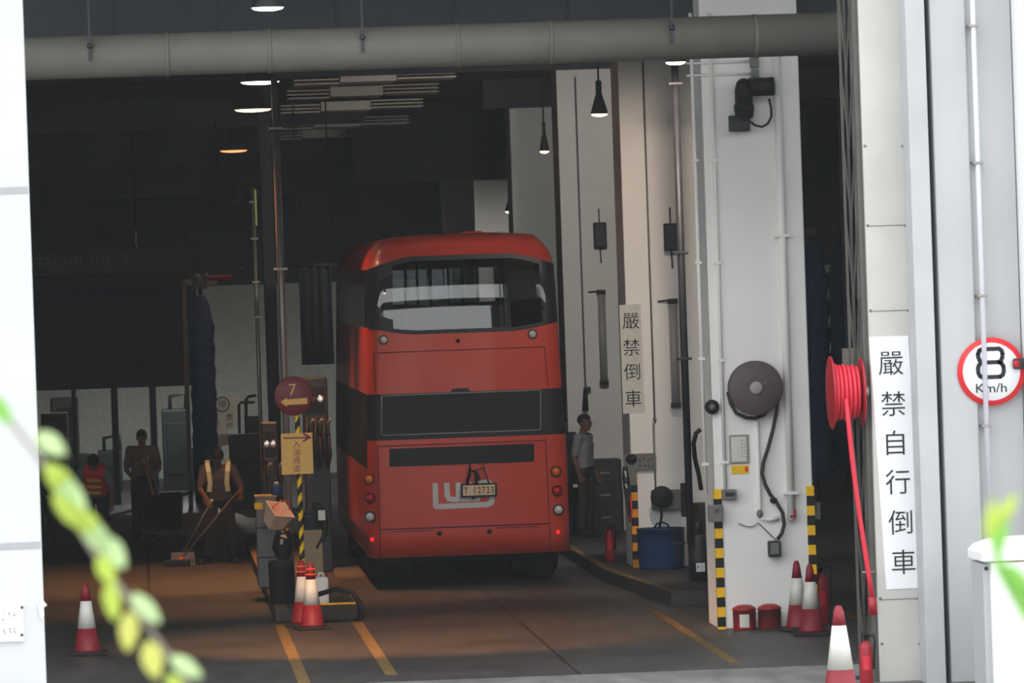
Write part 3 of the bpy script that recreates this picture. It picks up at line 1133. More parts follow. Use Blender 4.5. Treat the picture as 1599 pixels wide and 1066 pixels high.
bb = B(); qq = [onA(1153, 817, .02), onA(1166, 822, .02), onA(1175, 822, .02), onA(1184, 816, .02), onA(1200, 832, .02), onA(1215, 846, .02)]
bb.tube(qq, .006, 6); bb.build('wire', X['mid_grey'], t)
q = onA(1241, 800, .08)
bb = B(); bb.box(q.x - .012, q.x + .012, YC - .1, YC - .07, q.z - .05, q.z + .04, .004); bb.box(q.x - .05, q.x, YC - .1, YC - .08, q.z - .05, q.z - .03); bb.build('valve_lever', X['ext_red'], t)

# bell, switches, poster, yellow label
q = onA(1111, 635)
t = thing('alarm_bell', 'small dark round alarm bell with pale centre on the entrance column', 'bell', (q.x, YC, q.z))
bb = B(); bb.lathe((q.x, YC, q.z), [(.05, 0), (.075, -.03), (.078, -.07), (.06, -.09), (.03, -.095), (0, -.095)], 28, 'y'); bb.build('bell_dome', X['black'], t)
bb = B(); bb.lathe((q.x, YC, q.z), [(.03, -.09), (.028, -.105), (0, -.108)], 18, 'y'); bb.build('hub', X['mid_grey'], t)
t = thing('isolator_switch', 'grey switch box with window below the yellow label', 'switch', onA(1137, 778))
bb = B(); boxA(bb, 1126, 764, 1149, 779, 0, .09, .012); bb.build('box', X['mid_grey'], t)
bb = B(); boxA(bb, 1131, 768, 1146, 774, .08, .095, .003); bb.build('cover_window', X['charcoal'], t)
t = thing('isolator_switch', 'brown grey switch box overlapping the striped corner guard', 'switch', onA(1117, 814))
bb = B(); boxA(bb, 1105, 788, 1128, 814, 0, .11, .012); bb.build('box', X['mid_grey'], t)
bb = B(); boxA(bb, 1114, 794, 1121, 799, .1, .118, .003); bb.build('button_label', X['reel_brown'], t)
t = thing('notice_frame', 'worn framed notice under the hose reel', 'notice', onA(1155, 724))
bb = B(); boxA(bb, 1138, 679, 1170, 723, 0, .015, .004); bb.build('frame', X['steel'], t)
bb = B(); boxA(bb, 1141, 682, 1166, 720, .01, .018, 0); bb.build('paper', X['reflective'], t)
bb = B(); p0, p1 = onA(1156, 685), onA(1166, 716); smudges(bb, p0.x, p1.x, p1.z, p0.z, YC - .019, 2, 6, random.Random(5)); bb.build('lettering', X['grey_ink'], t)
t = thing('warning_label', 'small yellow label with a red square under the framed notice', 'label', onA(1156, 739))
bb = B(); boxA(bb, 1142, 727, 1169, 739, 0, .006, 0); bb.build('plate', X['yellow'], t)
bb = B(); boxA(bb, 1163, 728.5, 1168, 736, .005, .009, 0); bb.build('red_square', X['sign_red'], t)
q0, q1 = onA(1258, 785), onA(1268, 812)
bb = B(); bb.box(col_x + 1.05, col_x + 1.05 + .09, YC + .1, YC + .3, q1.z, q0.z, .01)
solo(bb, 'socket_box', X['mid_grey'], 'small grey box on the side of the entrance column by striped guard', 'box', loc=(col_x + 1.1, YC + .2, q1.z))

def guard(xc, xdir, Y, ztop, matk, label, start=0):
    t = thing('corner_guard', label, 'corner guard', (xc, Y, 0), 'striped corner guards')
    h = .105
    bb = B()
    zs = [ztop]
    while zs[-1] > .001:
        zs.append(max(0, zs[-1] - h))
    prof = [(xc + xdir * .07, Y - .001), (xc + xdir * .07, Y - .013), (xc - xdir * .013, Y - .013), (xc - xdir * .013, Y + .07), (xc - xdir * .001, Y + .07), (xc - xdir * .001, Y - .001)]
    vr = [[bb.bm.verts.new((x, y, z)) for x, y in prof] for z in zs]
    for i in range(len(zs) - 1):
        for k in range(6):
            f = bb.bm.faces.new((vr[i][k], vr[i][(k + 1) % 6], vr[i + 1][(k + 1) % 6], vr[i + 1][k]))
            f.material_index = (i + start) % 2
    bb.bm.faces.new(vr[0])
    bb.build('striped_strip', [X[matk], X['black']], t)
    return t


guard(col_x, 1, YA, onA(1106, 764).z, 'yellow', 'yellow and black guard on the entrance column corner next to the platform')
guard(col_x + 1.05, -1, YA, onA(1250, 759).z, 'yellow', 'yellow and black guard on the entrance column corner behind the cones')
YB = YA + SP
guard(col_x, 1, YB, at(967, 743, YB).z, 'hazard_orange', 'orange and black guard on the pinkish column corner')
guard(col_x, 1, YA + 2 * SP, 1.2, 'hazard_orange', 'striped guard on the column corner behind the standing man')

# fire buckets
fb = None
for i, px in enumerate((1163, 1202.5)):
    q = gnd(px, 985); q.y = YC - .2; q = Vector((at(px, 983, q.y).x, q.y, 0))
    t = thing('fire_bucket', ['red metal fire bucket with white sticker and domed lid at the column foot', 'dark red fire bucket with domed lid, no sticker, next to the cones'][i], 'bucket', q)
    bb = B(); bb.lathe(q, [(.0, 0), (.118, 0), (.122, .01), (.122, .2), (.125, .2), (.125, .215), (.115, .215)], 28); bb.build('pail', X['bucket_red'] if i == 0 else X['maroon'], t)
    bb = B(); bb.lathe(q, [(.126, .205), (.129, .215), (.122, .235), (.07, .262), (.02, .268), (0, .268)], 28); bb.build('lid', X['bucket_red'], t)
    bb = B()
    for sd in (-1, 1):
        bb.ball((q.x + sd * .120, q.y - .03, .17), .010)
    bb.build('ear', X['charcoal'], t)
    if i == 0:
        bb = B()
        for k in range(5):
            a0 = -PI / 2 - .5 + k * .16
            p = [Vector((q.x + .131 * math.cos(a), q.y + .131 * math.sin(a), z)) for a in (a0, a0 + .16) for z in (.03, .17)]
            bb.bm.faces.new([bb.bm.verts.new(p[j]) for j in (0, 2, 3, 1)])
        bb.build('sticker', X['reflective'], t)

# ------------------------------------------------------------------ traffic cones
def cone_thing(loc, h, label, bands=False, base_rot=0, fs=(.37, .75)):
    t = thing('traffic_cone', label, 'traffic cone', loc, 'red and white traffic cones')
    x, y, z = loc
    k = h / .75
    bb = B()
    s = .2 * k
    ca, sa = math.cos(base_rot), math.sin(base_rot)
    Mr = Matrix.Translation(Vector(loc)) @ Matrix.Rotation(base_rot, 4, 'Z')
    bb.box(-s, s, -s, s, 0, .035 * k, .012, Mr)
    bb.build('base', X['rubber'], t)
    def rad(f):     # radius at fraction of height
        return k * (.135 - (.135 - .03) * f)
    bb = B(); bb.lathe(loc, [(rad(0) * 1.06, .034 * k), (rad(.02), .06 * k), (rad(fs[0]), .75 * k * fs[0])], 28); bb.build('lower_body', X['cone_red'], t)
    bb = B(); bb.lathe(loc, [(rad(fs[0]) * 1.01, .75 * k * fs[0]), (rad(fs[1]) * 1.01, .75 * k * fs[1])], 28); bb.build('reflective_sleeve', X['reflective'], t)
    bb = B(); bb.lathe(loc, [(rad(fs[1]), .75 * k * fs[1]), (rad(.955), .75 * k * .955), (rad(.955) * .85, .75 * k * .96), (rad(1) * .75, .75 * k * .995), (0, .75 * k)], 28); bb.build('upper_body', X['cone_red'], t)
    if bands:
        bb = B()
        for f in (.82, .90):
            bb.lathe(loc, [(rad(f), .75 * k * f - .008), (rad(f) * 1.45, .75 * k * f - .004), (rad(f) * 1.45, .75 * k * f + .008), (rad(f), .75 * k * f + .01)], 24)
        bb.build('orange_ring', X['cone_orange'], t)
    return t


q = gnd(137, 1022); cone_thing((q.x, q.y, 0), .76, 'red and white traffic cone standing alone on the orange lit floor')
q = at(488, 983, 62.72); cone_thing((q.x, q.y, 0), .74, 'red and white traffic cone with orange rings, in front at the island end', True, .1)
q = at(474, 975, 63.4); cone_thing((q.x, q.y, 0), .74, 'red and white traffic cone half hidden behind its twin at the island end', True, -.1)
q = gnd(1266, 990); cone_thing((q.x, q.y - .1, 0), .74, 'red and white traffic cone in front of the extinguisher at the column foot')
q = gnd(1247, 984); cone_thing((q.x, q.y + .0, 0), .74, 'red and white traffic cone touching the entrance column corner')
q = at(1309, 945, 48.2); cone_thing((q.x, 48.2, 0), q.z, 'large red and white traffic cone outside the gate, cut off by the frame bottom', fs=(.405, .815))

def extinguisher(loc, h, label):
    t = thing('fire_extinguisher', label, 'fire extinguisher', loc)
    r = h * .125
    bb = B(); bb.lathe(loc, [(0, 0), (r * .95, 0), (r, .02), (r, h * .68), (r * .85, h * .76), (r * .45, h * .80), (r * .35, h * .84), (0, h * .84)], 24); bb.build('cylinder', X['ext_red'], t)
    bb = B(); x, y, z = loc
    bb.box(x - .02, x + .02, y - .02, y + .02, z + h * .82, z + h * .92, .004)
    bb.box(x - .03, x + .02, y - .10, y + .01, z + h * .94, z + h * .97, .004); bb.box(x - .03, x + .02, y - .09, y + .01, z + h * .88, z + h * .90, .004)
    bb.build('valve_handle', X['black'], t)
    bb = B(); bb.tube([(x + .02, y, z + h * .9), (x + r * 1.2, y - .02, z + h * .93), (x + r * 1.35, y - .02, z + h * .8), (x + r * 1.15, y - .02, z + h * .5), (x + r * 1.1, y - .02, z + h * .3)], .011, 8); bb.build('hose', X['black'], t)
    bb = B()
    for k in range(5):
        a0 = -PI / 2 - .55 + k * .2
        p = [Vector((x + r * 1.01 * math.cos(a), y + r * 1.01 * math.sin(a), z + zz)) for a in (a0, a0 + .2) for zz in (h * .3, h * .55)]
        bb.bm.faces.new([bb.bm.verts.new(p[j]) for j in (0, 2, 3, 1)])
    bb.build('label_panel', X['reel_red'], t)
    return t


q = at(1284, 982, 60.2); extinguisher((q.x, 60.2, 0), .66, 'red fire extinguisher standing behind the paired cones')
q = at(1352, 1020, 51.2); extinguisher((q.x, 51.2, 0), at(1352, 985, 51.2).z, 'red fire extinguisher against the entrance pillar, below the red hose')
q = at(953, 875, YB - 1.2 + 3); extinguisher((q.x, q.y, pl), .5, 'dim red fire extinguisher on the platform beside the striped guard')

# ================================================================== GATE, HOSE REEL, BANNERS AT THE ENTRANCE
# folded lattice gate
YG = 52.0
gx0, gx1 = vx(1315, YG, 300), vx(1349, YG, 300)
t = thing('lattice_gate', 'grey folding lattice gate bunched open against the entrance pillar', 'gate', (gx0, YG, 0))
n = 4
gzt = 7.0
for i in range(n):
    x = gx0 + (gx1 - gx0) * (i + .5) / n
    bb = B(); bb.box(x - .012, x + .012, YG + (i % 2) * .03, YG + .03 + (i % 2) * .03, .03, gzt); bb.build('channel_bar', X['mid_grey'] if i > 1 else X['lattice_grey'], t)
bb = B()
z = .1
while z < gzt - .75:
    for i in range(n - 1):
        xa0 = gx0 + (gx1 - gx0) * (i + .5) / n
        xa1 = gx0 + (gx1 - gx0) * (i + 1.5) / n
        for (u0, u1, yy) in (((xa0, xa1, -.012),) if i % 2 else ((xa1, xa0, -.022),)):
            p, q = Vector((u0, YG + yy, z)), Vector((u1, YG + yy, z + .68))
            d = (q - p); L = d.length; d.normalize()
            bb.obox((p + q) / 2, d, Vector((0, 1, 0)), d.cross(Vector((0, 1, 0))), L / 2, .003, .0075)
    z += .69
bb.build('lattice', X['lattice_grey'], t)
bb = B(); bb.box(gx0 - .02, gx1 + .02, YG - .03, YG + .07, 0, .03); bb.build('bottom_rail', X['charcoal'], t)

# red hose reel, axle along X
YQ = 51.55
q0, q1 = at(1299, 613, YQ), at(1343, 613, YQ)
zc = q0.z
t = thing('red_hose_reel', 'red hose reel wound with red hose on the entrance pillar side', 'hose reel', (q1.x, YQ, zc))
R = .335
rel = [Matrix.Rotation(math.radians(-3), 3, 'Z')]
def disc(xc, r, th):
    bb = B(); bb.lathe((xc, YQ + .05, zc), [(0, -th), (r * .97, -th), (r, -th * .6), (r, th * .6), (r * .97, th), (0, th)], 44, 'x')
    return bb
disc(q0.x, R, .012).build('reel_disc', X['ext_red'], t)
disc(q1.x + .02, R * .92, .012).build('reel_disc', X['ext_red'], t)
for i in range(7):
    x = q0.x + .035 + i * .04
    if x > q1.x:
        break
    rr = R * (.80 - .03 * (i % 2) - .012 * i)
    bb = B(); bb.lathe((x, YQ + .05, zc), [(rr - .05, -.019), (rr - .012, -.017), (rr, -.008), (rr, .008), (rr - .012, .017), (rr - .05, .019)], 40, 'x'); bb.build('hose_coil', X['reel_red'], t)
bb = B(); bb.cone((q0.x, YQ + .05, zc), (vx(1347, YQ, 600) , YQ + .05, zc), .05, .05, 16); bb.build('axle', X['charcoal'], t)
bb = B(); bb.lathe((q1.x + .06, YQ + .0, zc), [(.0, -.02), (.05, -.02), (.05, .02), (.0, .02)], 16, 'x'); bb.build('hub_cap', X['steel'], t)
hs = [(1321, 622), (1325, 660), (1330, 710), (1336, 760), (1343, 810), (1350, 855), (1357, 900), (1362, 935)]
bb = B(); bb.tube([at(x, y, YQ - .22 + .00 * i) for i, (x, y) in enumerate(hs)], .023, 10); bb.build('hose', X['reel_red'], t)
n0, n1 = at(1361.5, 932, YQ - .22), at(1364, 960, YQ - .22)
bb = B(); bb.cone(n0, n1, .04, .04, 14); bb.build('nozzle', X['ext_red'], t)
n2 = at(1356, 893, YQ - .22)
bb = B(); bb.tube([n2 + Vector((-.06, 0, 0)), n2 + Vector((.06, 0, 0)), n2 + Vector((.06, .3, 0))], .008, 6); bb.build('hose_hook', X['steel'], t)

def banner(px_corners, Y, chars, cpos, size, label, mats=('paper', 'ink'), thin=-.002, crumple=False):
    a = [at(x, y, Y) for x, y in px_corners]
    cx = sum((p.x for p in a)) / 4
    t = thing('paper_banner', label, 'sign', (cx, Y, a[2].z))
    bb = B()
    bb.prism([(p.x, p.z) for p in a], Y - .006, Y - .001)
    bb.build('sheet', X[mats[0]], t)
    for ch, (x, y) in zip(chars, cpos):
        bb = B()
        glyph(bb, ch, at(x, y, Y - .009), size, thin)
        bb.build('printed_character', X[mats[1]], t)
    return t


banner([(1357, 526), (1418, 524), (1442, 917), (1384, 920)], YP, '嚴禁自行倒車', [(1391, 567), (1395, 630), (1398, 691), (1402, 752), (1406, 815), (1411, 877)], .245,
       'white paper banner of six large characters on the entrance pillar')
YBf = YB
banner([(967, 476), (1000, 474), (1007, 643), (973, 646)], YBf, '嚴禁倒車', [(985, 501), (986, 542), (987, 580), (989, 622)], .225,
       'faded paper banner of four large characters on the pinkish column', ('reflective', 'ink'))

# round speed sign
YS = 51.12
c = at(1548, 580, YS)
t = thing('speed_limit_sign', 'round red rimmed white speed limit sign on the grey frame', 'sign', (c.x, YS, c.z))
bb = B(); bb.lathe((c.x, YS, c.z), [(.0, -.012), (.31, -.012), (.312, .0), (.31, .01)], 56, 'y'); bb.build('rim', X['sign_red'], t)
bb = B(); bb.lathe((c.x, YS, c.z), [(.0, -.017), (.262, -.017), (.264, -.012)], 56, 'y'); bb.build('face', X['paper'], t)
bb = B()
# boxy figure eight built of bars
def bar(pts, r, Yb):
    for (x0, y0), (x1, y1) in zip(pts[:-1], pts[1:]):
        p0, p1 = at(x0, y0, Yb), at(x1, y1, Yb)
        d = (p1 - p0); L = d.length; d.normalize()
        bb.obox((p0 + p1) / 2, d, Vector((0, 1, 0)), d.cross(Vector((0, 1, 0))), L / 2 + r * .4, .002, r)
yb = YS - .02
bar([(1533, 566), (1529, 562), (1527, 556), (1527, 552), (1529, 547), (1533, 545), (1560, 544), (1564, 547), (1565.5, 552), (1565, 558), (1563, 563), (1559, 565), (1533, 566), (1529, 569), (1527, 574), (1527.5, 582), (1530, 587), (1534, 589), (1562, 588), (1566, 585), (1567.5, 579), (1567, 572), (1564, 567), (1559, 565)], .019, yb)
glyph(bb, 'Km/h', at(1548, 605.5, yb), .118, .004, 1.15)
bb.build('lettering', X['ink'], t)
c2 = at(1585, 568, YS - .05)
t = thing('warning_light', 'small red lamp in a dark housing at the speed sign edge', 'lamp', (c2.x, YS, c2.z))
bb = B(); bb.box(c2.x - .02, c2.x + .14, YS - .06, YS - .018, c2.z - .05, c2.z + .05, .02); bb.build('housing', X['charcoal'], t)
bb = B(); bb.ball((c2.x + .01, YS - .06, c2.z), .035, .03, .035); bb.build('lens', X['red_lens'], t)

# white cabinet at the lower edge
YK = 49.4
k0, k1 = at(1530, 880, YK), at(1700, 880, YK)
kt = at(1530, 850, YK).z
t = thing('meter_cabinet', 'white metal cabinet with rounded cap in front of the grey frame', 'cabinet', (k0.x, YK, 0))
kb = at(1540, 876, YK).z
bb = B(); bb.box(k0.x + .10, k1.x, YK, YK + .8, 0, kb, .03); bb.build('body', X['white_enamel'], t)
bb = B()
cp = [(k0.x + .02, kb), (k0.x + .02, kb + .07), (k0.x + .07, kb + .12), (k0.x + .2, kb + .16), (k0.x + .42, kb + .175), (k1.x, kb + .175), (k1.x, kb)]
bb.prism(cp, YK - .03, YK + .85); bb.build('cap', X['white_enamel'], t)
bb = B(); bb.box(k0.x + .10, k1.x, YK - .004, YK, kb - .012, kb - .001); bb.build('rust_line', X['cardboard'], t)
bb = B(); bb.box(k0.x + .04, k0.x + .10, YK + .1, YK + .8, 0, kb - .03); bb.build('side_panel', X['grey_wall'], t)
q = at(1534, 891, YK)
bb = B(); bb.ball((k0.x + .07, YK + .1, kb - .07), .018); bb.build('bolt', X['charcoal'], t)

# ================================================================== COLUMN B AND PLATFORM EQUIPMENT
vpipe(1066, 100, 850, 66.5, .045, 'dark_metal', 'dark drop pipe between the entrance column and the pinkish column', 'drop_pipe', extra=(130, 395, 560))
vpipe(1013, 95, 660, YB - .02, .012, 'mid_grey', 'thin conduit down the pinkish column beside the paper banner', extra=(655,))
vpipe(1022, 660, 770, YB - .02, .012, 'mid_grey', 'thin cable from conduit to the small cable reel', 'cable')
vpipe(906, 120, 610, YA + 2 * SP - .02, .014, 'mid_grey', 'thin conduit down the grey white column above the standing man')


def tube_light(px, y0, y1, Y, label):
    ym = (y0 + y1) / 2
    p = at(px, ym, Y - .09)
    zt, zb = at(px, y0, Y).z, at(px, y1, Y).z
    t = thing('tube_light_fitting', label, 'light fitting', (p.x, Y, zb))
    bb = B(); bb.cone((p.x, Y - .09, zb + .05), (p.x, Y - .09, zt - .05), .055, .055, 20); bb.build('tube_cover', X['tube_grey'], t)
    for z in (zb + .03, zt - .03):
        bb = B(); bb.cone((p.x, Y - .09, z - .03), (p.x, Y - .09, z + .03), .066, .066, 20); bb.build('end_cap', X['charcoal'], t)
    bb = B(); bb.box(p.x - .02, p.x + .02, Y - .06, Y, zb + .1, zb + .14); bb.box(p.x - .02, p.x + .02, Y - .06, Y, zt - .14, zt - .1); bb.build('bracket', X['charcoal'], t)
    bb = B(); bb.tube([(p.x, Y - .09, zt - .03), (p.x - .08, Y - .05, zt - .02), (p.x - .18, Y - .02, zt - .03)], .01, 6); bb.build('cable', X['charcoal'], t)


tube_light(941, 452, 600, YA + 2 * SP, 'upright grey tube light on the grey white column')
tube_light(1053, 466, 636, YB, 'upright grey tube light on the pinkish column by the drop pipe')
def speaker(px, py, Y, wd, hh, label):
    p = at(px, py, Y)
    t = thing('wall_speaker', label, 'speaker', (p.x, Y, p.z - hh / 2))
    bb = B(); bb.box(p.x - wd / 2, p.x + wd / 2, Y - .17, Y - .02, p.z - hh / 2, p.z + hh / 2, .012); bb.build('cabinet', X['black'], t)
    bb = B(); bb.box(p.x - wd / 2 + .02, p.x + wd / 2 - .02, Y - .178, Y - .165, p.z - hh / 2 + .02, p.z + hh / 2 - .02, .003); bb.build('grille', X['charcoal'], t)
    bb = B(); bb.box(p.x - .02, p.x + .02, Y - .03, Y, p.z - .06, p.z + .06); bb.tube([(p.x, Y - .03, p.z + hh / 2), (p.x, Y - .02, p.z + hh / 2 + .2)], .01, 6)
    bb.tube([(p.x, Y - .03, p.z - hh / 2), (p.x + .01, Y - .02, p.z - hh / 2 - .22)], .01, 6); bb.build('bracket', X['dark_metal'], t)


speaker(936, 367, YA + 2 * SP, .18, .36, 'black box speaker on the grey white column')
speaker(1047, 370, YB, .18, .34, 'black box speaker on the pinkish column by the drop pipe')

# grey sign board with worn lettering and the ribbon beside it
p0, p1 = at(974, 709, YB - .06), at(1025, 733, YB - .06)
t = thing('worn_notice', 'worn grey notice board with faint lettering on the pinkish column', 'sign', (p0.x, YB, p1.z))
bb = B(); bb.box(p0.x, p1.x, YB - .05, YB - .01, p1.z, p0.z); pp = at(994, 757, YB)
bb.box(p0.x + .03, pp.x, YB - .045, YB - .01, pp.z, p1.z); bb.build('board', X['mid_grey'], t)
bb = B(); qa, qb = at(996, 712, YB), at(1023, 731, YB); smudges(bb, qa.x, qb.x, qb.z, qa.z, YB - .051, 4, 2, random.Random(8)); bb.build('lettering', X['ink'], t)
bb = B(); q = at(985, 716, YB); bb.ball((q.x, YB - .07, q.z), .07, .04, .06); bb.build('black_knob', X['black'], t)
t = thing('barrier_tape', 'red and white striped tape hanging over the orange guard', 'tape', at(978, 740, YB - .1))
bb = B(); bb.tube([at(x, y, YB - .05) for x, y in ((976, 728), (977, 745), (979, 765), (982, 790), (984, 815))], .03, 8, rs=[.03, .045, .04, .03, .01]); bb.build('tape', X['charcoal'], t)
bb = B(); bb.tube([at(x, y, YB - .09) for x, y in ((985, 775), (986, 795), (985, 812))], .012, 6); bb.build('red_stripe', X['sign_red'], t)
bb = B(); bb.tube([at(x, y, YB - .10) for x, y in ((976, 735), (978, 745))], .014, 6); bb.tube([at(x, y, YB - .10) for x, y in ((977, 755), (979, 762))], .014, 6); bb.build('white_stripe', X['reflective'], t)

# cable reel box on column B
p0, p1 = at(1016, 765, YB), at(1061, 794, YB)
t = thing('cable_reel', 'dark cable reel in a grey bracket above the blue drum', 'cable reel', ((p0.x + p1.x) / 2, YB, p1.z))
bb = B(); bb.box(p0.x, p1.x, YB - .18, YB, p1.z, p0.z, .01); bb.build('box', X['mid_grey'], t)
q = at(1031, 775, YB)
bb = B(); bb.lathe((q.x, YB - .22, q.z), [(0, -.05), (.13, -.05), (.14, -.03), (.14, .03), (.13, .05), (0, .05)], 30, 'y'); bb.build('drum', X['black'], t)
bb = B(); bb.tube([at(x, y, YB - .25) for x, y in ((1032, 790), (1033, 805), (1031, 818), (1029, 828))], .016, 8)
bb.tube([at(x, y, YB - .3) for x, y in ((1021, 825), (1026, 817), (1034, 815), (1042, 818), (1046, 825))], .012, 8); bb.build('cable', X['black'], t)

# blue drum
p0, p1 = at(996, 826, YB - .55), at(1070, 826, YB - .55)
cx, rr = (p0.x + p1.x) / 2, (p1.x - p0.x) / 2
dh = p0.z - pl
t = thing('blue_drum', 'large blue plastic drum standing against the pinkish column', 'drum', (cx, YB - .4, pl))
bb = B(); bb.lathe((cx, YB - .4, pl), [(0, 0), (rr * .92, 0), (rr * .95, .03), (rr * .97, dh * .33), (rr * .99, dh * .35), (rr * .98, dh * .66), (rr, dh * .68), (rr, dh * .97), (rr * 1.03, dh * .97), (rr * 1.03, dh), (rr * .94, dh), (rr * .92, dh * .6), (0, dh * .6)], 40); bb.build('body', X['blue_plastic'], t)
bb = B(); bb.tube([(cx + rr * .62, YB - .4 - rr * .86, pl + .02), (cx + rr * .68, YB - .4 - rr * .86, pl + dh * .35), (cx + rr * .66, YB - .4 - rr * .86, pl + dh * .62)], .012, 6); bb.box(cx + rr * .4, cx + rr * .95, YB - .42 - rr * .9, YB - .38 - rr * .9, pl + dh * .6, pl + dh * .66); bb.build('hook_rod', X['charcoal'], t)

# pump stand by the drop pipe
p0 = at(1082, 700, 67.0)
x0, x1 = at(1072, 800, 67).x, at(1102, 800, 67).x
t = thing('pump_stand', 'dark oil pump stand with hose behind the entrance column', 'pump', ((x0 + x1) / 2, 67, pl))
zt = at(1085, 785, 67).z
bb = B(); bb.box(x0 + .02, x1 + .1, 66.8, 67.2, pl, zt, .02); bb.build('body', X['charcoal'], t)
bb = B(); bb.cone((x0 + .1, 66.75, pl), (x0 + .1, 66.75, pl + .55), .12, .12, 20); bb.cone((x0 + .1, 66.75, pl + .55), (x0 + .1, 66.75, pl + .7), .05, .05, 14); bb.build('pump_barrel', X['dark_metal'], t)
bb = B(); bb.tube([at(x, y, 66.6) for x, y in ((1095, 765), (1091, 740), (1085, 715), (1083, 692), (1087, 676), (1094, 670))], .028, 10); bb.build('hose', X['black'], t)
bb = B(); bb.box(x0 - .08, x0 + .04, 66.7, 66.85, zt - .15, zt + .25, .01); bb.build('regulator', X['black'], t)
pa, pb = at(1087, 879, 66.5), at(1101, 892, 66.5)
bb = B(); bb.box(pa.x, pb.x, 66.5, 66.52, pb.z, pa.z); bb.build('tag', X['paper'], t)
bb = B(); smudges(bb, pa.x, pb.x, pb.z, pa.z, 66.499, 2, 1, random.Random(2)); bb.build('lettering', X['grey_ink'], t)

# cabinet behind the standing man
p0, p1 = at(922, 718, 79.9), at(958, 718, 79.9)
t = thing('tool_cabinet', 'dark tool cabinet on the platform behind the standing man', 'cabinet', (p0.x, 80, pl))
bb = B(); bb.box(p0.x, p1.x + .1, 79.8, 80.5, pl, p0.z, .01); bb.build('body', X['charcoal'], t)
for k in range(3):
    z0 = pl + .08 + k * (p0.z - pl - .1) / 3
    bb = B(); bb.box(p0.x + .03, p1.x + .07, 79.785, 79.81, z0, z0 + (p0.z - pl) / 3 - .08, .005); d = bb.build('drawer', X['dark_metal'], t)
    bb = B(); bb.box(p0.x + .12, p0.x + .26, 79.765, 79.79, z0 + .14, z0 + .16); bb.build('handle', X['steel'], d)
q = at(914, 600, YA + 2 * SP)
t = thing('hung_brush', 'dark brush hanging on the grey white column above the man', 'brush', (q.x, YA + 2 * SP, at(914, 640, YA + 2 * SP).z))
bb = B(); bb.tube([at(914, 608, YA + 2 * SP - .05), at(914, 640, YA + 2 * SP - .05)], .035, 10, rs=[.03, .05]); bb.build('bristles', X['black'], t)
bb = B(); bb.box(q.x - .03, q.x + .07, YA + 2 * SP - .07, YA + 2 * SP, at(914, 612, YA + 2 * SP).z, at(914, 604, YA + 2 * SP).z); bb.build('hook', X['charcoal'], t)

# ================================================================== FUEL ISLAND
# sign post with disc and board
YI = 64.9
pt, pb_ = at(458, 600, YI), at(472.5, 890, YI)
t = thing('sign_post', 'yellow and black striped post carrying a disc and a board on the island', 'sign post', (pb_.x, YI, .15))
bb1, bb2 = B(), B()
n = 60
for sgn in (0,):
    zb, zt = .15, pt.z - .0
    r = .03
    seg, ns = 12, 110
    rings = []
    for j in range(ns + 1):
        z = zb + (zt - zb) * j / ns
        x = pb_.x + (pt.x - pb_.x) * 0 + .0
        rings.append([Vector((pb_.x + r * math.cos(2 * PI * k / seg), YI + r * math.sin(2 * PI * k / seg), z)) for k in range(seg)])
    b3 = B()
    vr = [[b3.bm.verts.new(p) for p in rg] for rg in rings]
    for j in range(ns):
        for k in range(seg):
            k2 = (k + 1) % seg
            f = b3.bm.faces.new((vr[j][k], vr[j][k2], vr[j + 1][k2], vr[j + 1][k]))
            z = zb + (zt - zb) * (j + .5) / ns
            ph = (z / .19 - math.cos(2 * PI * (k + .5) / seg) * .22) % 1.0
            f.material_index = 0 if ph < .48 else 1
    b3.build('post', [X['yellow'], X['black']], t)
bb = B(); bb.cone((pb_.x, YI, .15), (pb_.x, YI, .17), .11, .11, 20); bb.build('base_plate', X['black'], t)
xo = pb_.x
c = at(458.5, 618, YI - .05)
bb = B(); bb.lathe((c.x, YI - .05, c.z), [(0, -.01), (.215, -.01), (.225, 0), (.215, .01), (0, .01)], 48, 'y'); dsc = bb.build('disc', X['maroon'], t)
bb = B(); glyph(bb, '7', at(457, 608, YI - .063), .19, -.005); 
A = [at(x, y, YI - .062) for x, y in ((438, 627.5), (448, 620.5), (448, 623.5), (480, 621), (480, 630.5), (448, 632), (448, 635))]
bb.prism([(p.x, p.z) for p in A], YI - .064, YI - .061); bb.build('lettering', X['tan_sign'], dsc)
p0, p1 = at(438, 676, YI - .05), at(490, 740, YI - .05)
A = [at(x, y, YI - .05) for x, y in ((438.5, 677), (487.5, 675), (489.5, 739), (440, 741))]
bb = B(); bb.prism([(p.x, p.z) for p in A], YI - .056, YI - .044); brd = bb.build('board', X['tan_sign'], t)
bb = B()
for ch, (x, y) in zip('入油通道', ((463, 693), (463, 705.5), (463, 718), (463.5, 731))):
    glyph(bb, ch, at(x, y, YI - .058), .092, -.004)
A = [at(x, y, YI - .058) for x, y in ((442, 683), (478, 682), (472, 676.5), (474, 675.5), (487, 682.5), (474, 690), (472, 689), (478, 684), (442, 685))]
bb.prism([(p.x, p.z) for p in A], YI - .060, YI - .0575); bb.build('lettering', X['maroon_ink'], brd)

# rubber bumper kerb at the island end
t = thing('kerb_bumper', 'yellow topped black rubber bumper around the island end', 'bumper', ((IX0 + IX1) / 2, IY0, 0))
bb = B(); bb.box(IX0 + .28, IX1, IY0 - .02, IY0 + .25, .0, .20, .04); bb.build('rubber_block', X['rubber'], t)
bb = B(); bb.box(IX0 + .30, IX1 - .03, IY0 + .01, IY0 + .22, .196, .206, .004); bb.build('yellow_top', X['yellow'], t)
bb = B(); bb.tube([(IX1 - .45, IY0 + .3, .3), (IX1 - .25, IY0 + .2, .36), (IX1 - .06, IY0 + .1, .32), (IX1 + .02, IY0 + .05, .2), (IX1 + .03, IY0 + .03, .03)], .03, 10); bb.build('hose_guard', X['black'], t)

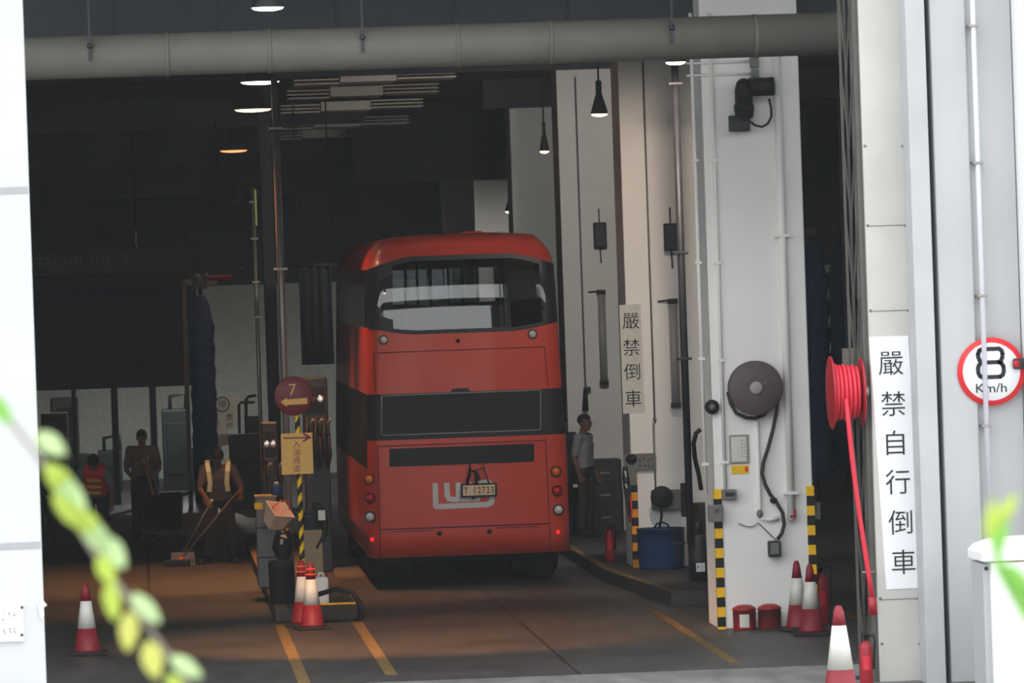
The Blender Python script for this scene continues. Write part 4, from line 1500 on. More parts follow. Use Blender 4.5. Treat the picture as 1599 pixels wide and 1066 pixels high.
# black round bin and jerrycan
q = at(441, 940, 65.3)
t = thing('black_drum', 'black round drum standing on the island kerb', 'drum', (q.x, 65.3, .15))
hh = at(441, 877, 65.3).z - .15
bb = B(); bb.lathe((q.x, 65.3, .15), [(0, 0), (.135, 0), (.145, .02), (.15, hh * .9), (.155, hh * .92), (.15, hh), (0, hh)], 28); bb.build('body', X['black'], t)
bb = B(); bb.lathe((q.x, 65.3, .15 + hh), [(.14, 0), (.14, .02), (.05, .03), (0, .03)], 28); bb.build('lid', X['charcoal'], t)
q0, q1 = at(490, 900, 64.75), at(514, 948, 64.75)
t = thing('jerrycan', 'white plastic jerrycan behind the paired cones on the island', 'jerrycan', ((q0.x + q1.x) / 2, 64.75, .206))
zt = q0.z
bb = B(); bb.box(q0.x, q1.x, 64.6, 64.85, .15, zt, .03); bb.build('body', X['jerry'], t)
bb = B(); bb.tube([(q0.x + .05, 64.7, zt - .01), (q0.x + .06, 64.7, zt + .04), (q1.x - .06, 64.7, zt + .04), (q1.x - .05, 64.7, zt - .01)], .014, 8); bb.build('handle', X['jerry'], t)
bb = B(); bb.cone((q1.x - .03, 64.72, zt - .01), (q1.x - .03, 64.72, zt + .035), .022, .022, 12); bb.build('cap', X['ext_red'], t)

# grey metering cabinet with a pail hooked on it
Yc = 69.0
p0, p1 = at(399, 778, Yc), at(434, 862, Yc)
t = thing('fuel_meter_cabinet', 'grey fuel meter cabinet with a pale top edge on the island', 'cabinet', (p0.x, Yc, .15))
bb = B(); bb.box(p0.x, p1.x, Yc, Yc + .5, .15, p0.z, .015); bb.build('body', X['mid_grey'], t)
bb = B(); bb.box(p0.x - .01, p1.x + .01, Yc - .01, Yc + .51, p0.z, p0.z + .03, .008); bb.build('top', X['cardboard'], t)
for k in (1, 2):
    z = .15 + (p0.z - .15) * k / 3
    bb = B(); bb.box(p0.x, p1.x, Yc - .004, Yc, z - .008, z + .008); bb.build('panel_seam', X['black'], t)
q = at(403.5, 787, Yc)
bb = B(); bb.box(q.x - .05, q.x + .05, Yc - .006, Yc, q.z - .06, q.z + .02); bb.build('yellow_plate', X['yellow'], t)
c = at(431, 808, Yc - .25)
t = thing('plastic_pail', 'tilted beige square pail hooked on the fuel meter cabinet', 'pail', (c.x, Yc - .25, c.z))
Mt = Matrix.Translation(c) @ Matrix.Rotation(math.radians(28), 4, 'Y') @ Matrix.Rotation(math.radians(28), 4, 'X') @ Matrix.Rotation(math.radians(38), 4, 'Z')
bb = B()
rings = []
for (z, s) in ((-.12, .085), (.12, .135), (.125, .145), (.135, .145), (.135, .125), (-.10, .08)):
    rings.append([Mt @ Vector((sx * s, sy * s, z)) for sx, sy in ((-1, -1), (1, -1), (1, 1), (-1, 1))])
bb.ring_loft(rings, True, True, True, False); bb.build('pail_body', X['beige'], t)
bb = B(); bb.tube([Mt @ Vector((-.14, 0, .12)), Mt @ Vector((-.05, 0, .27)), Mt @ Vector((.06, 0, .26)), Mt @ Vector((.14, 0, .12))], .008, 6); bb.build('handle', X['cone_orange'], t)
q = at(436, 775, Yc + .1)
t = thing('blue_bottle', 'small blue bottle with a pale cap on the fuel meter cabinet', 'bottle', (q.x, Yc + .1, p0.z))
zb = p0.z + .03
bb = B(); bb.lathe((q.x - .03, Yc + .12, zb - .2), [(0, .2), (.06, .2), (.065, .23), (.065, .30), (.03, .33), (0, .33)], 18); bb.build('body', X['blue_plastic'], t)
bb = B(); bb.lathe((q.x - .03, Yc + .12, zb + .13), [(.028, 0), (.028, .03), (0, .03)], 14); bb.build('cap', X['jerry'], t)
rnd = random.Random(11)
t = thing('rag_bunch', 'spotted dark rag hanging under the beige pail', 'rag', at(443, 845, Yc - .1))
bb = B(); bb.tube([at(440, 822, Yc - .12), at(443, 835, Yc - .12), at(441, 855, Yc - .12), at(443, 872, Yc - .1)], .1, 8, rs=[.05, .11, .13, .08]); bb.build('cloth', X['black'], t)
bb = B()
for i in range(9):
    q = at(439 + rnd.uniform(0, 12), 824 + rnd.uniform(0, 24), Yc - .26); bb.ball(q, .012 + .008 * rnd.random(), seg=8)
bb.build('spots', X['beige'], t)

# fuel dispensers (dark towers with hoses)
def dispenser(px0, px1, y0, y1, Y, label, hoses):
    p0, p1 = at(px0, y0, Y), at(px1, y1, Y)
    zb = .15
    t = thing('fuel_dispenser', label, 'fuel pump', ((p0.x + p1.x) / 2, Y, zb))
    bb = B(); bb.box(p0.x, p1.x, Y, Y + .55, zb, p0.z, .02); bb.build('cabinet', X['dark_metal'], t)
    bb = B(); bb.box(p0.x + .04, p1.x - .04, Y - .01, Y + .01, p0.z - .45, p0.z - .12, .006); d = bb.build('display', X['black'], t)
    bb = B()
    for i in range(2):
        bb.lathe((p0.x + (p1.x - p0.x) * (.3 + .4 * i), Y - .02, p0.z - .28), [(.05, .02), (.055, -.01), (.03, -.015), (0, -.015)], 18, 'y')
    bb.build('dial', X['chrome'], d)
    bb = B()
    for i in range(hoses):
        x = p0.x + (p1.x - p0.x) * (.15 + .7 * i / max(1, hoses - 1))
        bb.tube([(x, Y - .04, p0.z - .5), (x - .03, Y - .16, p0.z - .8), (x + .02, Y - .18, p0.z - 1.15), (x + .05, Y - .10, p0.z - 1.0), (x + .04, Y - .03, p0.z - .7)], .024, 8)
    bb.build('hose', X['black'], t)
    bb = B()
    for i in range(hoses):
        x = p0.x + (p1.x - p0.x) * (.15 + .7 * i / max(1, hoses - 1)) + .04
        bb.tube([(x, Y - .05, p0.z - .72), (x, Y - .07, p0.z - .58), (x + .03, Y - .12, p0.z - .53)], .02, 8)
    bb.build('nozzle', X['mid_grey'], t)
    return t


dispenser(472, 520, 590, 860, 72.0, 'dark fuel dispenser with hoses nearest the bus side', 3)
dispenser(478, 512, 640, 860, 76.0, 'dark fuel dispenser hidden behind the one next to the bus', 2)
dispenser(408, 440, 660, 860, 74.0, 'dark fuel dispenser behind the grey meter cabinet', 2)
# filter housing with white funnel at its top
q = at(487, 880, 66.6)
t = thing('oil_pump', 'dark oil pump with curved spout beside the striped post', 'pump', (q.x, 66.6, .15))
zt = at(487, 800, 66.6).z
bb = B(); bb.cone((q.x, 66.6, .15), (q.x, 66.6, zt - .05), .12, .12, 22); bb.ball((q.x, 66.6, zt - .05), .12, .12, .08); bb.build('barrel', X['dark_metal'], t)
bb = B(); bb.box(q.x - .13, q.x + .13, 66.46, 66.5, .35, zt - .2, .01); bb.build('label_panel', X['cardboard'], t)
sp = [(487, 790), (496, 790), (504, 800), (507, 815), (506, 832), (500, 845), (494, 856)]
bb = B(); bb.tube([at(x, y, 66.5) for x, y in sp], .045, 10); bb.build('spout', X['black'], t)
a0, a1 = at(503, 796, 66.4), at(503, 812, 66.4)
bb = B(); bb.box(a0.x - .05, a0.x + .035, 66.35, 66.42, a1.z, a0.z, .008); bb.build('white_tag', X['jerry'], t)
# tall pipes at the island
vpipe(441, 120, 884, 70.2, .045, 'steel', 'tall pale pipe rising from the island past the lamps', 'tall_pipe', extra=(200, 420), foot=.15)
vpipe(404, 292, 846, 78.0, .028, 'steel', 'thin dull pipe behind the tall pale pipe', 'tall_pipe', extra=(315, 372, 440, 495), foot=.15)
q = at(400, 325, 77.94)
bb = B(); bb.tube([at(398.5, 296, 77.95), at(400.5, 352, 77.95)], .014, 8)
solo(bb, 'pipe_highlight', X['highlight_green'], 'short yellow green glowing strip standing in for a highlight on the thin dull pipe', 'lamp', loc=q)  # highlight on the pipe, put in as a faintly glowing strip
x0, x1 = at(411, 400, 82).x, at(430, 400, 82).x
bb = B(); bb.box(x0, x1, 82, 82.3, 0, CEIL, .01)
struct(bb, 'column_steel', X['charcoal'], (x0, 82, 0), 'dark steel column behind the tall pale pipe', 'column')

# hanging dark curtain beside the bus
p0, p1 = at(466, 415, 86), at(522, 568, 86)
t = thing('hanging_tarp', 'dark tarp hanging beside the bus', 'tarp', ((p0.x + p1.x) / 2, 86, p1.z))
bb = B()
n = 14
front, back = [], []
for i in range(n + 1):
    x = p0.x + (p1.x - p0.x) * i / n
    y = 86 + .04 * math.sin(i * 1.7)
    front.append((x, y))
rings = [[Vector((x, y, z)) for x, y in front] + [Vector((x, y + .03, z)) for x, y in front[::-1]] for z in (p1.z, (p0.z + p1.z) / 2, p0.z)]
bb.ring_loft(rings); bb.build('sheet', X['tarp'], t)
bb = B(); bb.tube([(p0.x - .1, 86.01, p0.z), (p1.x + .1, 86.01, p0.z)], .03, 8)
for x in (p0.x, p1.x):
    bb.tube([(x, 86.01, p0.z), (x, 86.01, CEIL)], .012, 6)
bb.build('rail', X['dark_metal'], t)

# ================================================================== WASH GANTRY AND FAR LEFT
YW = 101.0
xl, xr = at(40, 500, YW).x, at(300, 500, YW).x
zt, zm, zb = at(200, 385, YW).z, at(200, 428, YW).z, at(200, 605, YW).z
t = thing('bus_wash_gantry', 'dark bus washing gantry with a lettered beam and curtain', 'washing machine', ((xl + xr) / 2, YW, 0))
bb = B(); bb.box(xl - .6, xr + .1, YW - .3, YW + .3, zm, zt, .03); bb.build('beam', X['charcoal'], t)
bb = B(); bb.box(xl - .4, xr, YW - .08, YW, zb, zm); cur = bb.build('curtain', X['tarp'], t)
bb = B(); za, zc_ = at(180, 443, YW).z, at(180, 460, YW).z
bb.box(at(70, 450, YW).x, at(268, 450, YW).x, YW - .1, YW - .08, zc_, za); bb.build('blue_strip', X['navy'], cur)
bb = B()
for i, ch in enumerate('STREAMLINE'):
    glyph(bb, ch, at(49 + i * 13.4, 411 - i * .46, YW - .315), .25, 0, .9)
glyph(bb, 'S', at(196, 405, YW - .315), .25, 0, .9)
bb.build('lettering', X['beam_ink'], t)
for x in (xl - .3, xr + .02):
    bb = B(); bb.box(x - .07, x + .07, YW - .1, YW + .1, 0, zm, .01); bb.build('post', X['charcoal'], t)
bb = B(); xx = at(115, 620, YW).x
bb.box(xx - .04, xx + .04, YW + .05, YW + .15, 0, zb + .2); bb.build('post', X['charcoal'], t)
for px in (179, 239):
    xx = at(px, 640, YW).x
    bb = B(); bb.box(xx - .06, xx + .06, YW + .05, YW + .2, 0, zb + .2); bb.build('post', X['charcoal'], t)
# standing blue brush
def brush(px, y0, y1, Y, wpx, label, z0=.35):
    p = at(px, (y0 + y1) / 2, Y)
    zt = at(px, y0, Y).z
    r = wpx / 2 * Y / F_PX
    t = thing('wash_brush', label, 'brush', (p.x, Y, 0))
    bb = B()
    prof = []
    nn = 26
    for i in range(nn + 1):
        z = z0 + (zt - z0) * i / nn
        f = min(1, (nn - i + 1.2) / 5) * min(1, (i + 2) / 4)
        prof.append((r * (f ** .6) * (1 + .06 * math.sin(i * 2.1)), z))
    rings = []
    seg = 36
    for rr, z in prof:
        rings.append([Vector((p.x + rr * (1 + .10 * (k % 2)) * math.cos(2 * PI * k / seg), Y + rr * (1 + .1 * (k % 2)) * math.sin(2 * PI * k / seg), z)) for k in range(seg)])
    bb.ring_loft(rings); bb.build('bristles', X['brush_blue'], t)
    bb = B(); bb.cone((p.x, Y, 0), (p.x, Y, zt + .25), .04, .04, 12); bb.build('shaft', X['dark_metal'], t)
    bb = B(); bb.box(p.x - .12, p.x + .12, Y - .1, Y + .1, zt + .12, zt + .3, .02); bb.build('drive_head', X['charcoal'], t)


brush(318, 462, 760, 97, 36, 'tall blue rotary wash brush standing beside the lettered gantry')
p = at(310, 500, 98.2)
bb = B(); bb.box(p.x - .28, p.x - .2, 98.1, 98.3, 0, at(300, 440, 98.2).z, .01); bb.box(p.x - .28, p.x + .35, 98.1, 98.3, at(300, 446, 98.2).z, at(300, 436, 98.2).z, .01)
solo(bb, 'brush_frame', X['mid_grey'], 'grey frame holding the tall blue wash brush', 'frame', loc=(p.x, 98.2, 0))
# red pipe with valve
Yv = 95
t = thing('red_valve_pipe', 'short red pipe with a grey valve up beside the blue brush', 'pipe', at(330, 433, Yv))
bb = B(); bb.tube([at(318, 434, Yv), at(362, 433, Yv)], .045, 12); bb.build('pipe', X['ext_red'], t)
bb = B(); bb.lathe(at(322, 434, Yv), [(0, -.03), (.08, -.03), (.08, .03), (0, .03)], 20, 'x'); bb.ball(at(308, 434, Yv), .07, .06, .08); bb.build('valve', X['mid_grey'], t)
bb = B(); q = at(362, 433, Yv); bb.tube([q, q + Vector((.12, 0, .12)), q + Vector((.2, 0, .15))], .02, 8); bb.tube([at(345, 433, Yv), at(345, 433, Yv) + Vector((0, 0, 2.6))], .015, 6); bb.build('bracket', X['dark_metal'], t)
# wall panels: pale board with stop lettering
Yn = 100.0
A = [at(x, y, Yn) for x, y in ((328, 620), (374, 616), (374, 668), (357, 669), (357, 694), (329, 700))]
t = thing('stop_notice', 'pale notice with a circled character standing by the blue brush', 'sign', at(350, 700, Yn))
bb = B(); bb.prism([(p.x, p.z) for p in A], Yn - .02, Yn); bb.build('board', X['reflective'], t)
c = at(347, 631, Yn - .03)
bb = B()
seg = 40
rings = []
for i in range(seg + 1):
    a = 2 * PI * i / seg
    rings.append((c.x + .125 * math.cos(a), Yn - .03, c.z + .125 * math.sin(a)))
bb.tube(rings, .012, 6)
glyph(bb, '停', c + Vector((0, 0, 0)), .16, 0)
for ch, (x, y) in zip('可整修', ((338, 662), (359, 651), (359, 664))):
    glyph(bb, ch, at(x, y, Yn - .025), .13, 0)
glyph(bb, '方', at(336, 649, Yn - .025), .13, 0)
bb.build('lettering', X['grey_ink'], t)
bb = B(); bb.box(A[0].x + .1, A[0].x + .16, Yn + .0, Yn + .06, 0, A[0].z - .2); bb.build('stand', X['charcoal'], t)
# pipe rack and dark crates in front of it
Yr = 98.5
t = thing('pipe_rack', 'dark bent pipe stand in front of the pale notice', 'pipe rack', (at(385, 700, Yr).x, Yr, 0))
bb = B()
q = [at(x, y, Yr) for x, y in ((373, 690), (373, 632), (376, 628), (398, 628))]
bb.tube([Vector((q[0].x, Yr, 0)), q[1], q[2], q[3]], .025, 8)
q = [at(x, y, Yr + .3) for x, y in ((383, 690), (384, 624), (388, 619), (400, 617))]
bb.tube([Vector((q[0].x, Yr + .3, 0)), q[1], q[2], q[3]], .028, 8); bb.build('pipes', X['black'], t)
bb = B(); p0, p1 = at(382, 650, Yr + .5), at(402, 700, Yr + .5)
bb.box(p0.x, p1.x + .1, Yr + .5, Yr + .9, 0, p0.z); bb.build('tank', X['black'], t)
p0 = at(357, 678, 97.2)
bb = B(); bb.box(p0.x, p0.x + .6, 97.0, 97.6, 0, p0.z, .02)
solo(bb, 'equipment_crate', X['charcoal'], 'dark equipment crate behind the sweeping person', 'crate', loc=(p0.x + .3, 97.3, 0))
# electric cabinet at far left with pale marks
Ye = 104
p0, p1 = at(72, 645, Ye), at(107, 700, Ye)
t = thing('control_cabinet', 'brownish control cabinet with pale marks beyond the vest worker', 'cabinet', (p0.x, Ye, 0))
bb = B(); bb.box(p0.x - .1, p1.x, Ye, Ye + .4, 0, p0.z, .02); bb.build('body', X['cardboard'], t)
bb = B()
for x, y in ((80, 656), (80, 666), (100, 652)):
    q = at(x, y, Ye); bb.box(q.x - .05, q.x + .05, Ye - .008, Ye, q.z - .03, q.z + .03)
bb.build('label_panel', X['mid_grey'], t)
p0 = at(90, 600, 113)
bb = B(); bb.box(at(82, 630, 113.9).x, at(122, 630, 113.9).x, 113.85, 114, 0, at(100, 620, 113.9).z); bb.mi = 1; bb.box(at(88, 630, 113.9).x, at(116, 630, 113.9).x, 113.8, 113.86, 0.02, at(100, 636, 113.9).z)
struct(bb, 'door_1', [X['mid_grey'], X['dark_wall']])
# low dark machinery along the rear wall
for (a, c, y, Y, lb) in ((152, 190, 705, 108, 'low dark machine against the rear wall behind the waste cart'), (252, 296, 640, 107.2, 'dark machine tower near the rear wall beside the blue brush'),
                         (300, 330, 700, 105.6, 'low dark machine box at the foot of the blue brush'), (60, 140, 712, 109, 'long low dark machine at the rear wall beyond the vest worker')):
    p0, p1 = at(a, y, Y), at(c, y, Y)
    t = thing('wash_machine', lb, 'machine', ((p0.x + p1.x) / 2, Y, 0))
    bb = B(); bb.box(p0.x, p1.x, Y, Y + 1, 0, p0.z, .03); bb.build('casing', X['charcoal'], t)
    bb = B(); bb.box(p0.x + .08, p1.x - .1, Y - .02, Y + .01, .3, max(.5, p0.z - .25), .01); bb.build('access_panel', X['dark_metal'], t)
    bb = B(); xx = (p0.x + p1.x) / 2; bb.tube([(xx - .1, Y + .2, p0.z - .02), (xx - .1, Y + .2, p0.z + .25), (xx + .2, Y + .2, p0.z + .3), (xx + .2, Y + .2, p0.z - .02)], .04, 8); bb.build('pipe', X['dark_metal'], t)
# dark cross beams far back give the ceiling its lines
for (Y, dz, lb) in ((95, .5, ''), (104, .9, ''), (110, 1.4, '')):
    bb = B(); bb.box(-9, 3.9, Y, Y + .3, CEIL - dz, CEIL)
    struct(bb, 'trim_roof_beam', X['ceiling'])
# hanging cable with a hook
q = at(212, 375, 90)
t = thing('hanging_cable', 'thin hanging cable with a pale hook end above the wash gantry', 'cable', (q.x, 90, q.z))
bb = B(); bb.tube([(q.x, 90, CEIL), (q.x, 90, at(212, 360, 90).z)], .01, 6); bb.build('cable', X['dark_metal'], t)
bb = B(); bb.tube([at(212, 360, 90), at(212, 380, 90), at(216, 388, 90)], .016, 6); bb.build('hook', X['steel'], t)

# right bay: dim hanging brushes, notice and machines
brush(1272, 380, 700, 92, 44, 'dim blue hanging wash brush in the far bay next to the entrance column')
brush(1318, 376, 690, 96, 40, 'dim blue wash brush in the far bay beside the red hose reel')
bb = B(); p0, p1 = at(1252, 590, 88), at(1263, 665, 88)
bb.box(p0.x, p1.x, 88, 88.04, p1.z, p0.z)
t = thing('upright_notice', 'narrow upright grey notice in the far bay behind the entrance column', 'sign', (p0.x, 88, 0))
bb.build('board', X['mid_grey'], t)
bb = B(); smudges(bb, p0.x, p1.x, p1.z, p0.z, 87.998, 1, 5, random.Random(4)); bb.build('lettering', X['ink'], t)
bb = B(); bb.box(p0.x + .03, p0.x + .08, 88.04, 88.08, 0, p0.z - .1); bb.build('stand', X['charcoal'], t)
bb = B(); p0, p1 = at(1315, 544, 80), at(1345, 573, 80)
t = thing('hanging_notice', 'pale rectangular notice hanging behind the red hose reel', 'sign', (p0.x, 80, p1.z))
bb.box(p0.x, p1.x, 80, 80.03, p1.z, p0.z); bb.build('board', X['reflective'], t)
bb = B(); bb.box(p0.x + .05, p0.x + .07, 80.0, 80.02, p0.z, CEIL); bb.box(p1.x - .07, p1.x - .05, 80.0, 80.02, p0.z, CEIL); bb.build('hanger', X['dark_metal'], t)
for (a, c, y, Y, lb) in ((1240, 1300, 690, 104, 'dark machine at the end of the far bay beside the entrance column'), (1296, 1350, 640, 106, 'taller dark machine at the end of the far bay behind the red hose')):
    p0, p1 = at(a, y, Y), at(c, y, Y)
    t = thing('wash_machine', lb, 'machine', ((p0.x + p1.x) / 2, Y, 0))
    bb = B(); bb.box(p0.x, p1.x, Y, Y + 1, 0, p0.z, .03); bb.build('casing', X['charcoal'], t)
    bb = B(); bb.box(p0.x + .08, p1.x - .1, Y - .02, Y + .01, .3, p0.z - .25, .01); bb.build('access_panel', X['dark_metal'], t)
    bb = B(); bb.tube([(p0.x + .2, Y - .05, .8), (p0.x + .5, Y - .1, 1.1), (p0.x + .8, Y - .05, .7)], .05, 8); bb.build('hose', X['cardboard'], t)
# ================================================================== PEOPLE


def remeshed(bb, name, mat, parent, voxel, smooth_it=3):
    """one continuous closed surface around everything in bb"""
    me = bpy.data.meshes.new(name)
    bmesh.ops.recalc_face_normals(bb.bm, faces=bb.bm.faces[:])
    bb.bm.to_mesh(me)
    bb.bm.free()
    o = link(bpy.data.objects.new('tmp_body', me))
    md = o.modifiers.new('r', 'REMESH')
    md.mode, md.voxel_size, md.use_smooth_shade = 'VOXEL', voxel, True
    if smooth_it:
        ms = o.modifiers.new('s', 'SMOOTH')
        ms.factor, ms.iterations = .5, smooth_it
    dg = bpy.context.evaluated_depsgraph_get()
    m2 = bpy.data.meshes.new_from_object(o.evaluated_get(dg))
    bpy.data.objects.remove(o)
    m2.materials.clear()
    for p in m2.polygons:
        p.use_smooth = True
    m2.materials.append(mat)
    r = link(bpy.data.objects.new(name, m2))
    r.parent = parent
    ORG[r.name] = Vector((0, 0, 0))
    return r


def limb(bb, pts, rs, seg=14):
    """tapered chain with rounded ends and joints"""
    pts = [Vector(p) for p in pts]
    for i in range(len(pts) - 1):
        bb.cone(pts[i], pts[i + 1], rs[i], rs[i + 1], seg)
    for p, r in zip(pts, rs):
        bb.ball(p, r, seg=14)


def hand(bb, wrist, d, side, palm_n, curl=.5):
    """d: direction of the fingers, side: towards the thumb, palm_n: the way the palm faces"""
    d, side, n = Vector(d).normalized(), Vector(side).normalized(), Vector(palm_n).normalized()
    w0 = Vector(wrist)
    # palm
    for u in (-.027, -.009, .009, .027):
        limb(bb, [w0 + side * u * .7, w0 + d * .085 + side * u], [.015, .013], 8)
    for u, L in ((.030, .072), (.010, .082), (-.010, .076), (-.029, .060)):
        p = w0 + d * .088 + side * u
        a = 0.25
        pts, rs = [p], [.0095]
        for k, fr in enumerate((.42, .32, .26)):
            a += curl * (.55 + .35 * k)
            p = p + (d * math.cos(a) + n * math.sin(a)) * L * fr
            pts.append(p); rs.append(.0090 - .0008 * k)
        limb(bb, pts, rs, 8)
    b0 = w0 + d * .025 + side * .028
    t1 = b0 + (side * .75 + d * .5 + n * .3).normalized() * .042
    t2 = t1 + (d * .8 + n * .5 + side * .1).normalized() * .032
    limb(bb, [b0, t1, t2], [.014, .011, .009], 8)


def head(bb, c, face, up=(0, 0, 1), s=1.0):
    f = Vector(face).normalized()
    r = f.cross(Vector(up)).normalized()
    u = r.cross(f).normalized()
    c = Vector(c)
    Mx = Matrix(((r.x, f.x, u.x, c.x), (r.y, f.y, u.y, c.y), (r.z, f.z, u.z, c.z), (0, 0, 0, 1)))

    def el(p, rad):
        q = bmesh.ops.create_uvsphere(bb.bm, u_segments=20, v_segments=12, radius=1)
        for v in q['verts']:
            v.co = Mx @ Vector((p[0] + v.co.x * rad[0], p[1] + v.co.y * rad[1], p[2] + v.co.z * rad[2]))
    el((0, -.01, .03), (.074 * s, .094 * s, .088 * s))       # skull
    el((0, .018, -.035), (.060 * s, .072 * s, .078 * s))     # face and jaw
    el((0, .058, -.092), (.030 * s, .025 * s, .022 * s))     # chin
    el((0, .098, -.012), (.012 * s, .018 * s, .030 * s))     # nose
    el((0, .088, -.056), (.026 * s, .012 * s, .012 * s))     # lips
    el((0, .082, .024), (.050 * s, .014 * s, .010 * s))      # brow
    for sx in (-1, 1):
        el((sx * .078, -.006, -.008), (.010 * s, .020 * s, .032 * s))   # ears
        el((sx * .036, .068, -.022), (.022 * s, .018 * s, .016 * s))    # cheeks
    return Mx


def person(label, loc, rot, J, look, mats, hair_long=0.0, sleeves='short', group=None, hands=(.6, .6), hand_dirs=None):
    """J: joints in the person's own frame (x to their left, -y the way they face)"""
    t = thing('person', label, 'person', (0, 0, 0), group)
    g = {k: Vector(v) for k, v in J.items()}
    bb = B()
    pel, ch, nk, hd = g['pelvis'], g['chest'], g['neck'], g['head']
    # torso and neck
    ax = (g['sl'] - g['sr']).normalized()
    hx = (g['hl'] - g['hr']).normalized()
    for k in range(7):
        f = k / 6
        p = pel.lerp(ch, f)
        wd = .10 + .02 * math.cos(f * PI) + .03 * f
        limb(bb, [p - ax.lerp(hx, 1 - f) * wd * .55, p + ax.lerp(hx, 1 - f) * wd * .55], [.098 - .008 * math.sin(f * PI)] * 2, 14)
    limb(bb, [g['sr'], ch + (nk - ch) * .45, g['sl']], [.058, .085, .058])
    limb(bb, [ch, nk, nk.lerp(hd, .55)], [.09, .058, .052])
    Mh = head(bb, hd, look)
    for s in 'lr':
        limb(bb, [g['s' + s], g['e' + s], g['w' + s]], [.050, .041, .028])
        limb(bb, [g['h' + s], g['k' + s], g['a' + s]], [.088, .058, .042])
        a = g['a' + s]
        fd = Vector(g.get('f' + s, Vector((0, -1, 0)))).normalized()
        limb(bb, [a + Vector((0, 0, -.045)) - fd * .04, a + Vector((0, 0, -.055)) + fd * .13], [.035, .030])
        hdv = hand_dirs[s] if hand_dirs else ((g['w' + s] - g['e' + s]), (0, -1, 0), (-1 if s == 'l' else 1, 0, 0))
        hand(bb, g['w' + s], hdv[0], hdv[1], hdv[2], hands[0 if s == 'l' else 1])
    body = remeshed(bb, 'body', mats['skin'], t, .0065, 2)
    # shirt
    bb = B()
    for k in range(7):
        f = k / 6
        p = pel.lerp(ch, f)
        wd = .10 + .02 * math.cos(f * PI) + .03 * f
        if f > .02:
            limb(bb, [p - ax.lerp(hx, 1 - f) * wd * .6, p + ax.lerp(hx, 1 - f) * wd * .6], [.118 - .006 * math.sin(f * PI)] * 2, 14)
    limb(bb, [g['sr'], ch + (nk - ch) * .42, g['sl']], [.072, .098, .072])
    for s in 'lr':
        e = .78 if sleeves == 'short' else 1
        limb(bb, [g['s' + s], g['s' + s].lerp(g['e' + s], e)], [.070, .058])
        if sleeves == 'long':
            limb(bb, [g['e' + s], g['e' + s].lerp(g['w' + s], .92)], [.056, .044])
    remeshed(bb, 'shirt', mats['shirt'], t, .011, 3)
    # trousers
    bb = B()
    limb(bb, [pel - hx * .07 + Vector((0, 0, .02)), pel + hx * .07 + Vector((0, 0, .02))], [.122, .122])
    for s in 'lr':
        limb(bb, [g['h' + s], g['k' + s], g['a' + s].lerp(g['k' + s], .12)], [.108, .082, .072])
    remeshed(bb, 'trousers', mats['trousers'], t, .012, 3)
    for s in 'lr':
        bb = B()
        a = g['a' + s]
        fd = Vector(g.get('f' + s, Vector((0, -1, 0)))).normalized()
        limb(bb, [a + Vector((0, 0, -.035)) - fd * .045, a + Vector((0, 0, -.05)) + fd * .06, a + Vector((0, 0, -.055)) + fd * .15], [.052, .047, .040])
        bb.obox(a + Vector((0, 0, -.085)) + fd * .05, fd, Vector((-fd.y, fd.x, 0)), Vector((0, 0, 1)), .135, .042, .012)
        remeshed(bb, 'shoe', mats.get('shoe', X['black']), t, .009, 2)
    # hair
    bb = B()
    q = bmesh.ops.create_uvsphere(bb.bm, u_segments=28, v_segments=18, radius=1)
    kill = []
    for v in q['verts']:
        p = v.co.copy()
        lim = .05 if p.y > .25 else -.35 - hair_long
        if p.z < lim:
            kill.append(v)
        v.co = Mh @ Vector((p.x * (.084 + .02 * hair_long), -.014 + p.y * (.102 + .02 * hair_long), .036 + p.z * (.097 + .03 * hair_long)))
    bmesh.ops.delete(bb.bm, geom=kill, context='VERTS')
    bmesh.ops.solidify(bb.bm, geom=bb.bm.faces[:], thickness=.008)
    for f in bb.bm.faces:
        f.smooth = True
    bb.build('hair', mats.get('hair', X['hair']), t)
    for sx in (-1, 1):
        bb = B(); bb.ball(Mh @ Vector((sx * .030, .081, .004)), .0095, seg=10); bb.build('eye', X['eye'], t)
    return t, g, Mh


def finish(t, loc, rot):
    t.location = loc
    t.rotation_euler = (0, 0, rot)
    ORG[t.name] = Vector((0, 0, 0))


def stand(**kw):
    J = dict(pelvis=(0, 0, .93), chest=(0, -.01, 1.28), neck=(0, -.0, 1.45), head=(0, -.03, 1.60),
             sl=(.185, 0, 1.39), sr=(-.185, 0, 1.39), el=(.23, .02, 1.10), er=(-.23, .02, 1.10), wl=(.22, -.12, .88), wr=(-.22, -.12, .88),
             hl=(.095, 0, .90), hr=(-.095, 0, .90), kl=(.11, -.02, .50), kr=(-.11, -.02, .50), al=(.12, .02, .095), ar=(-.12, .02, .095))
    J.update(kw)
    return J


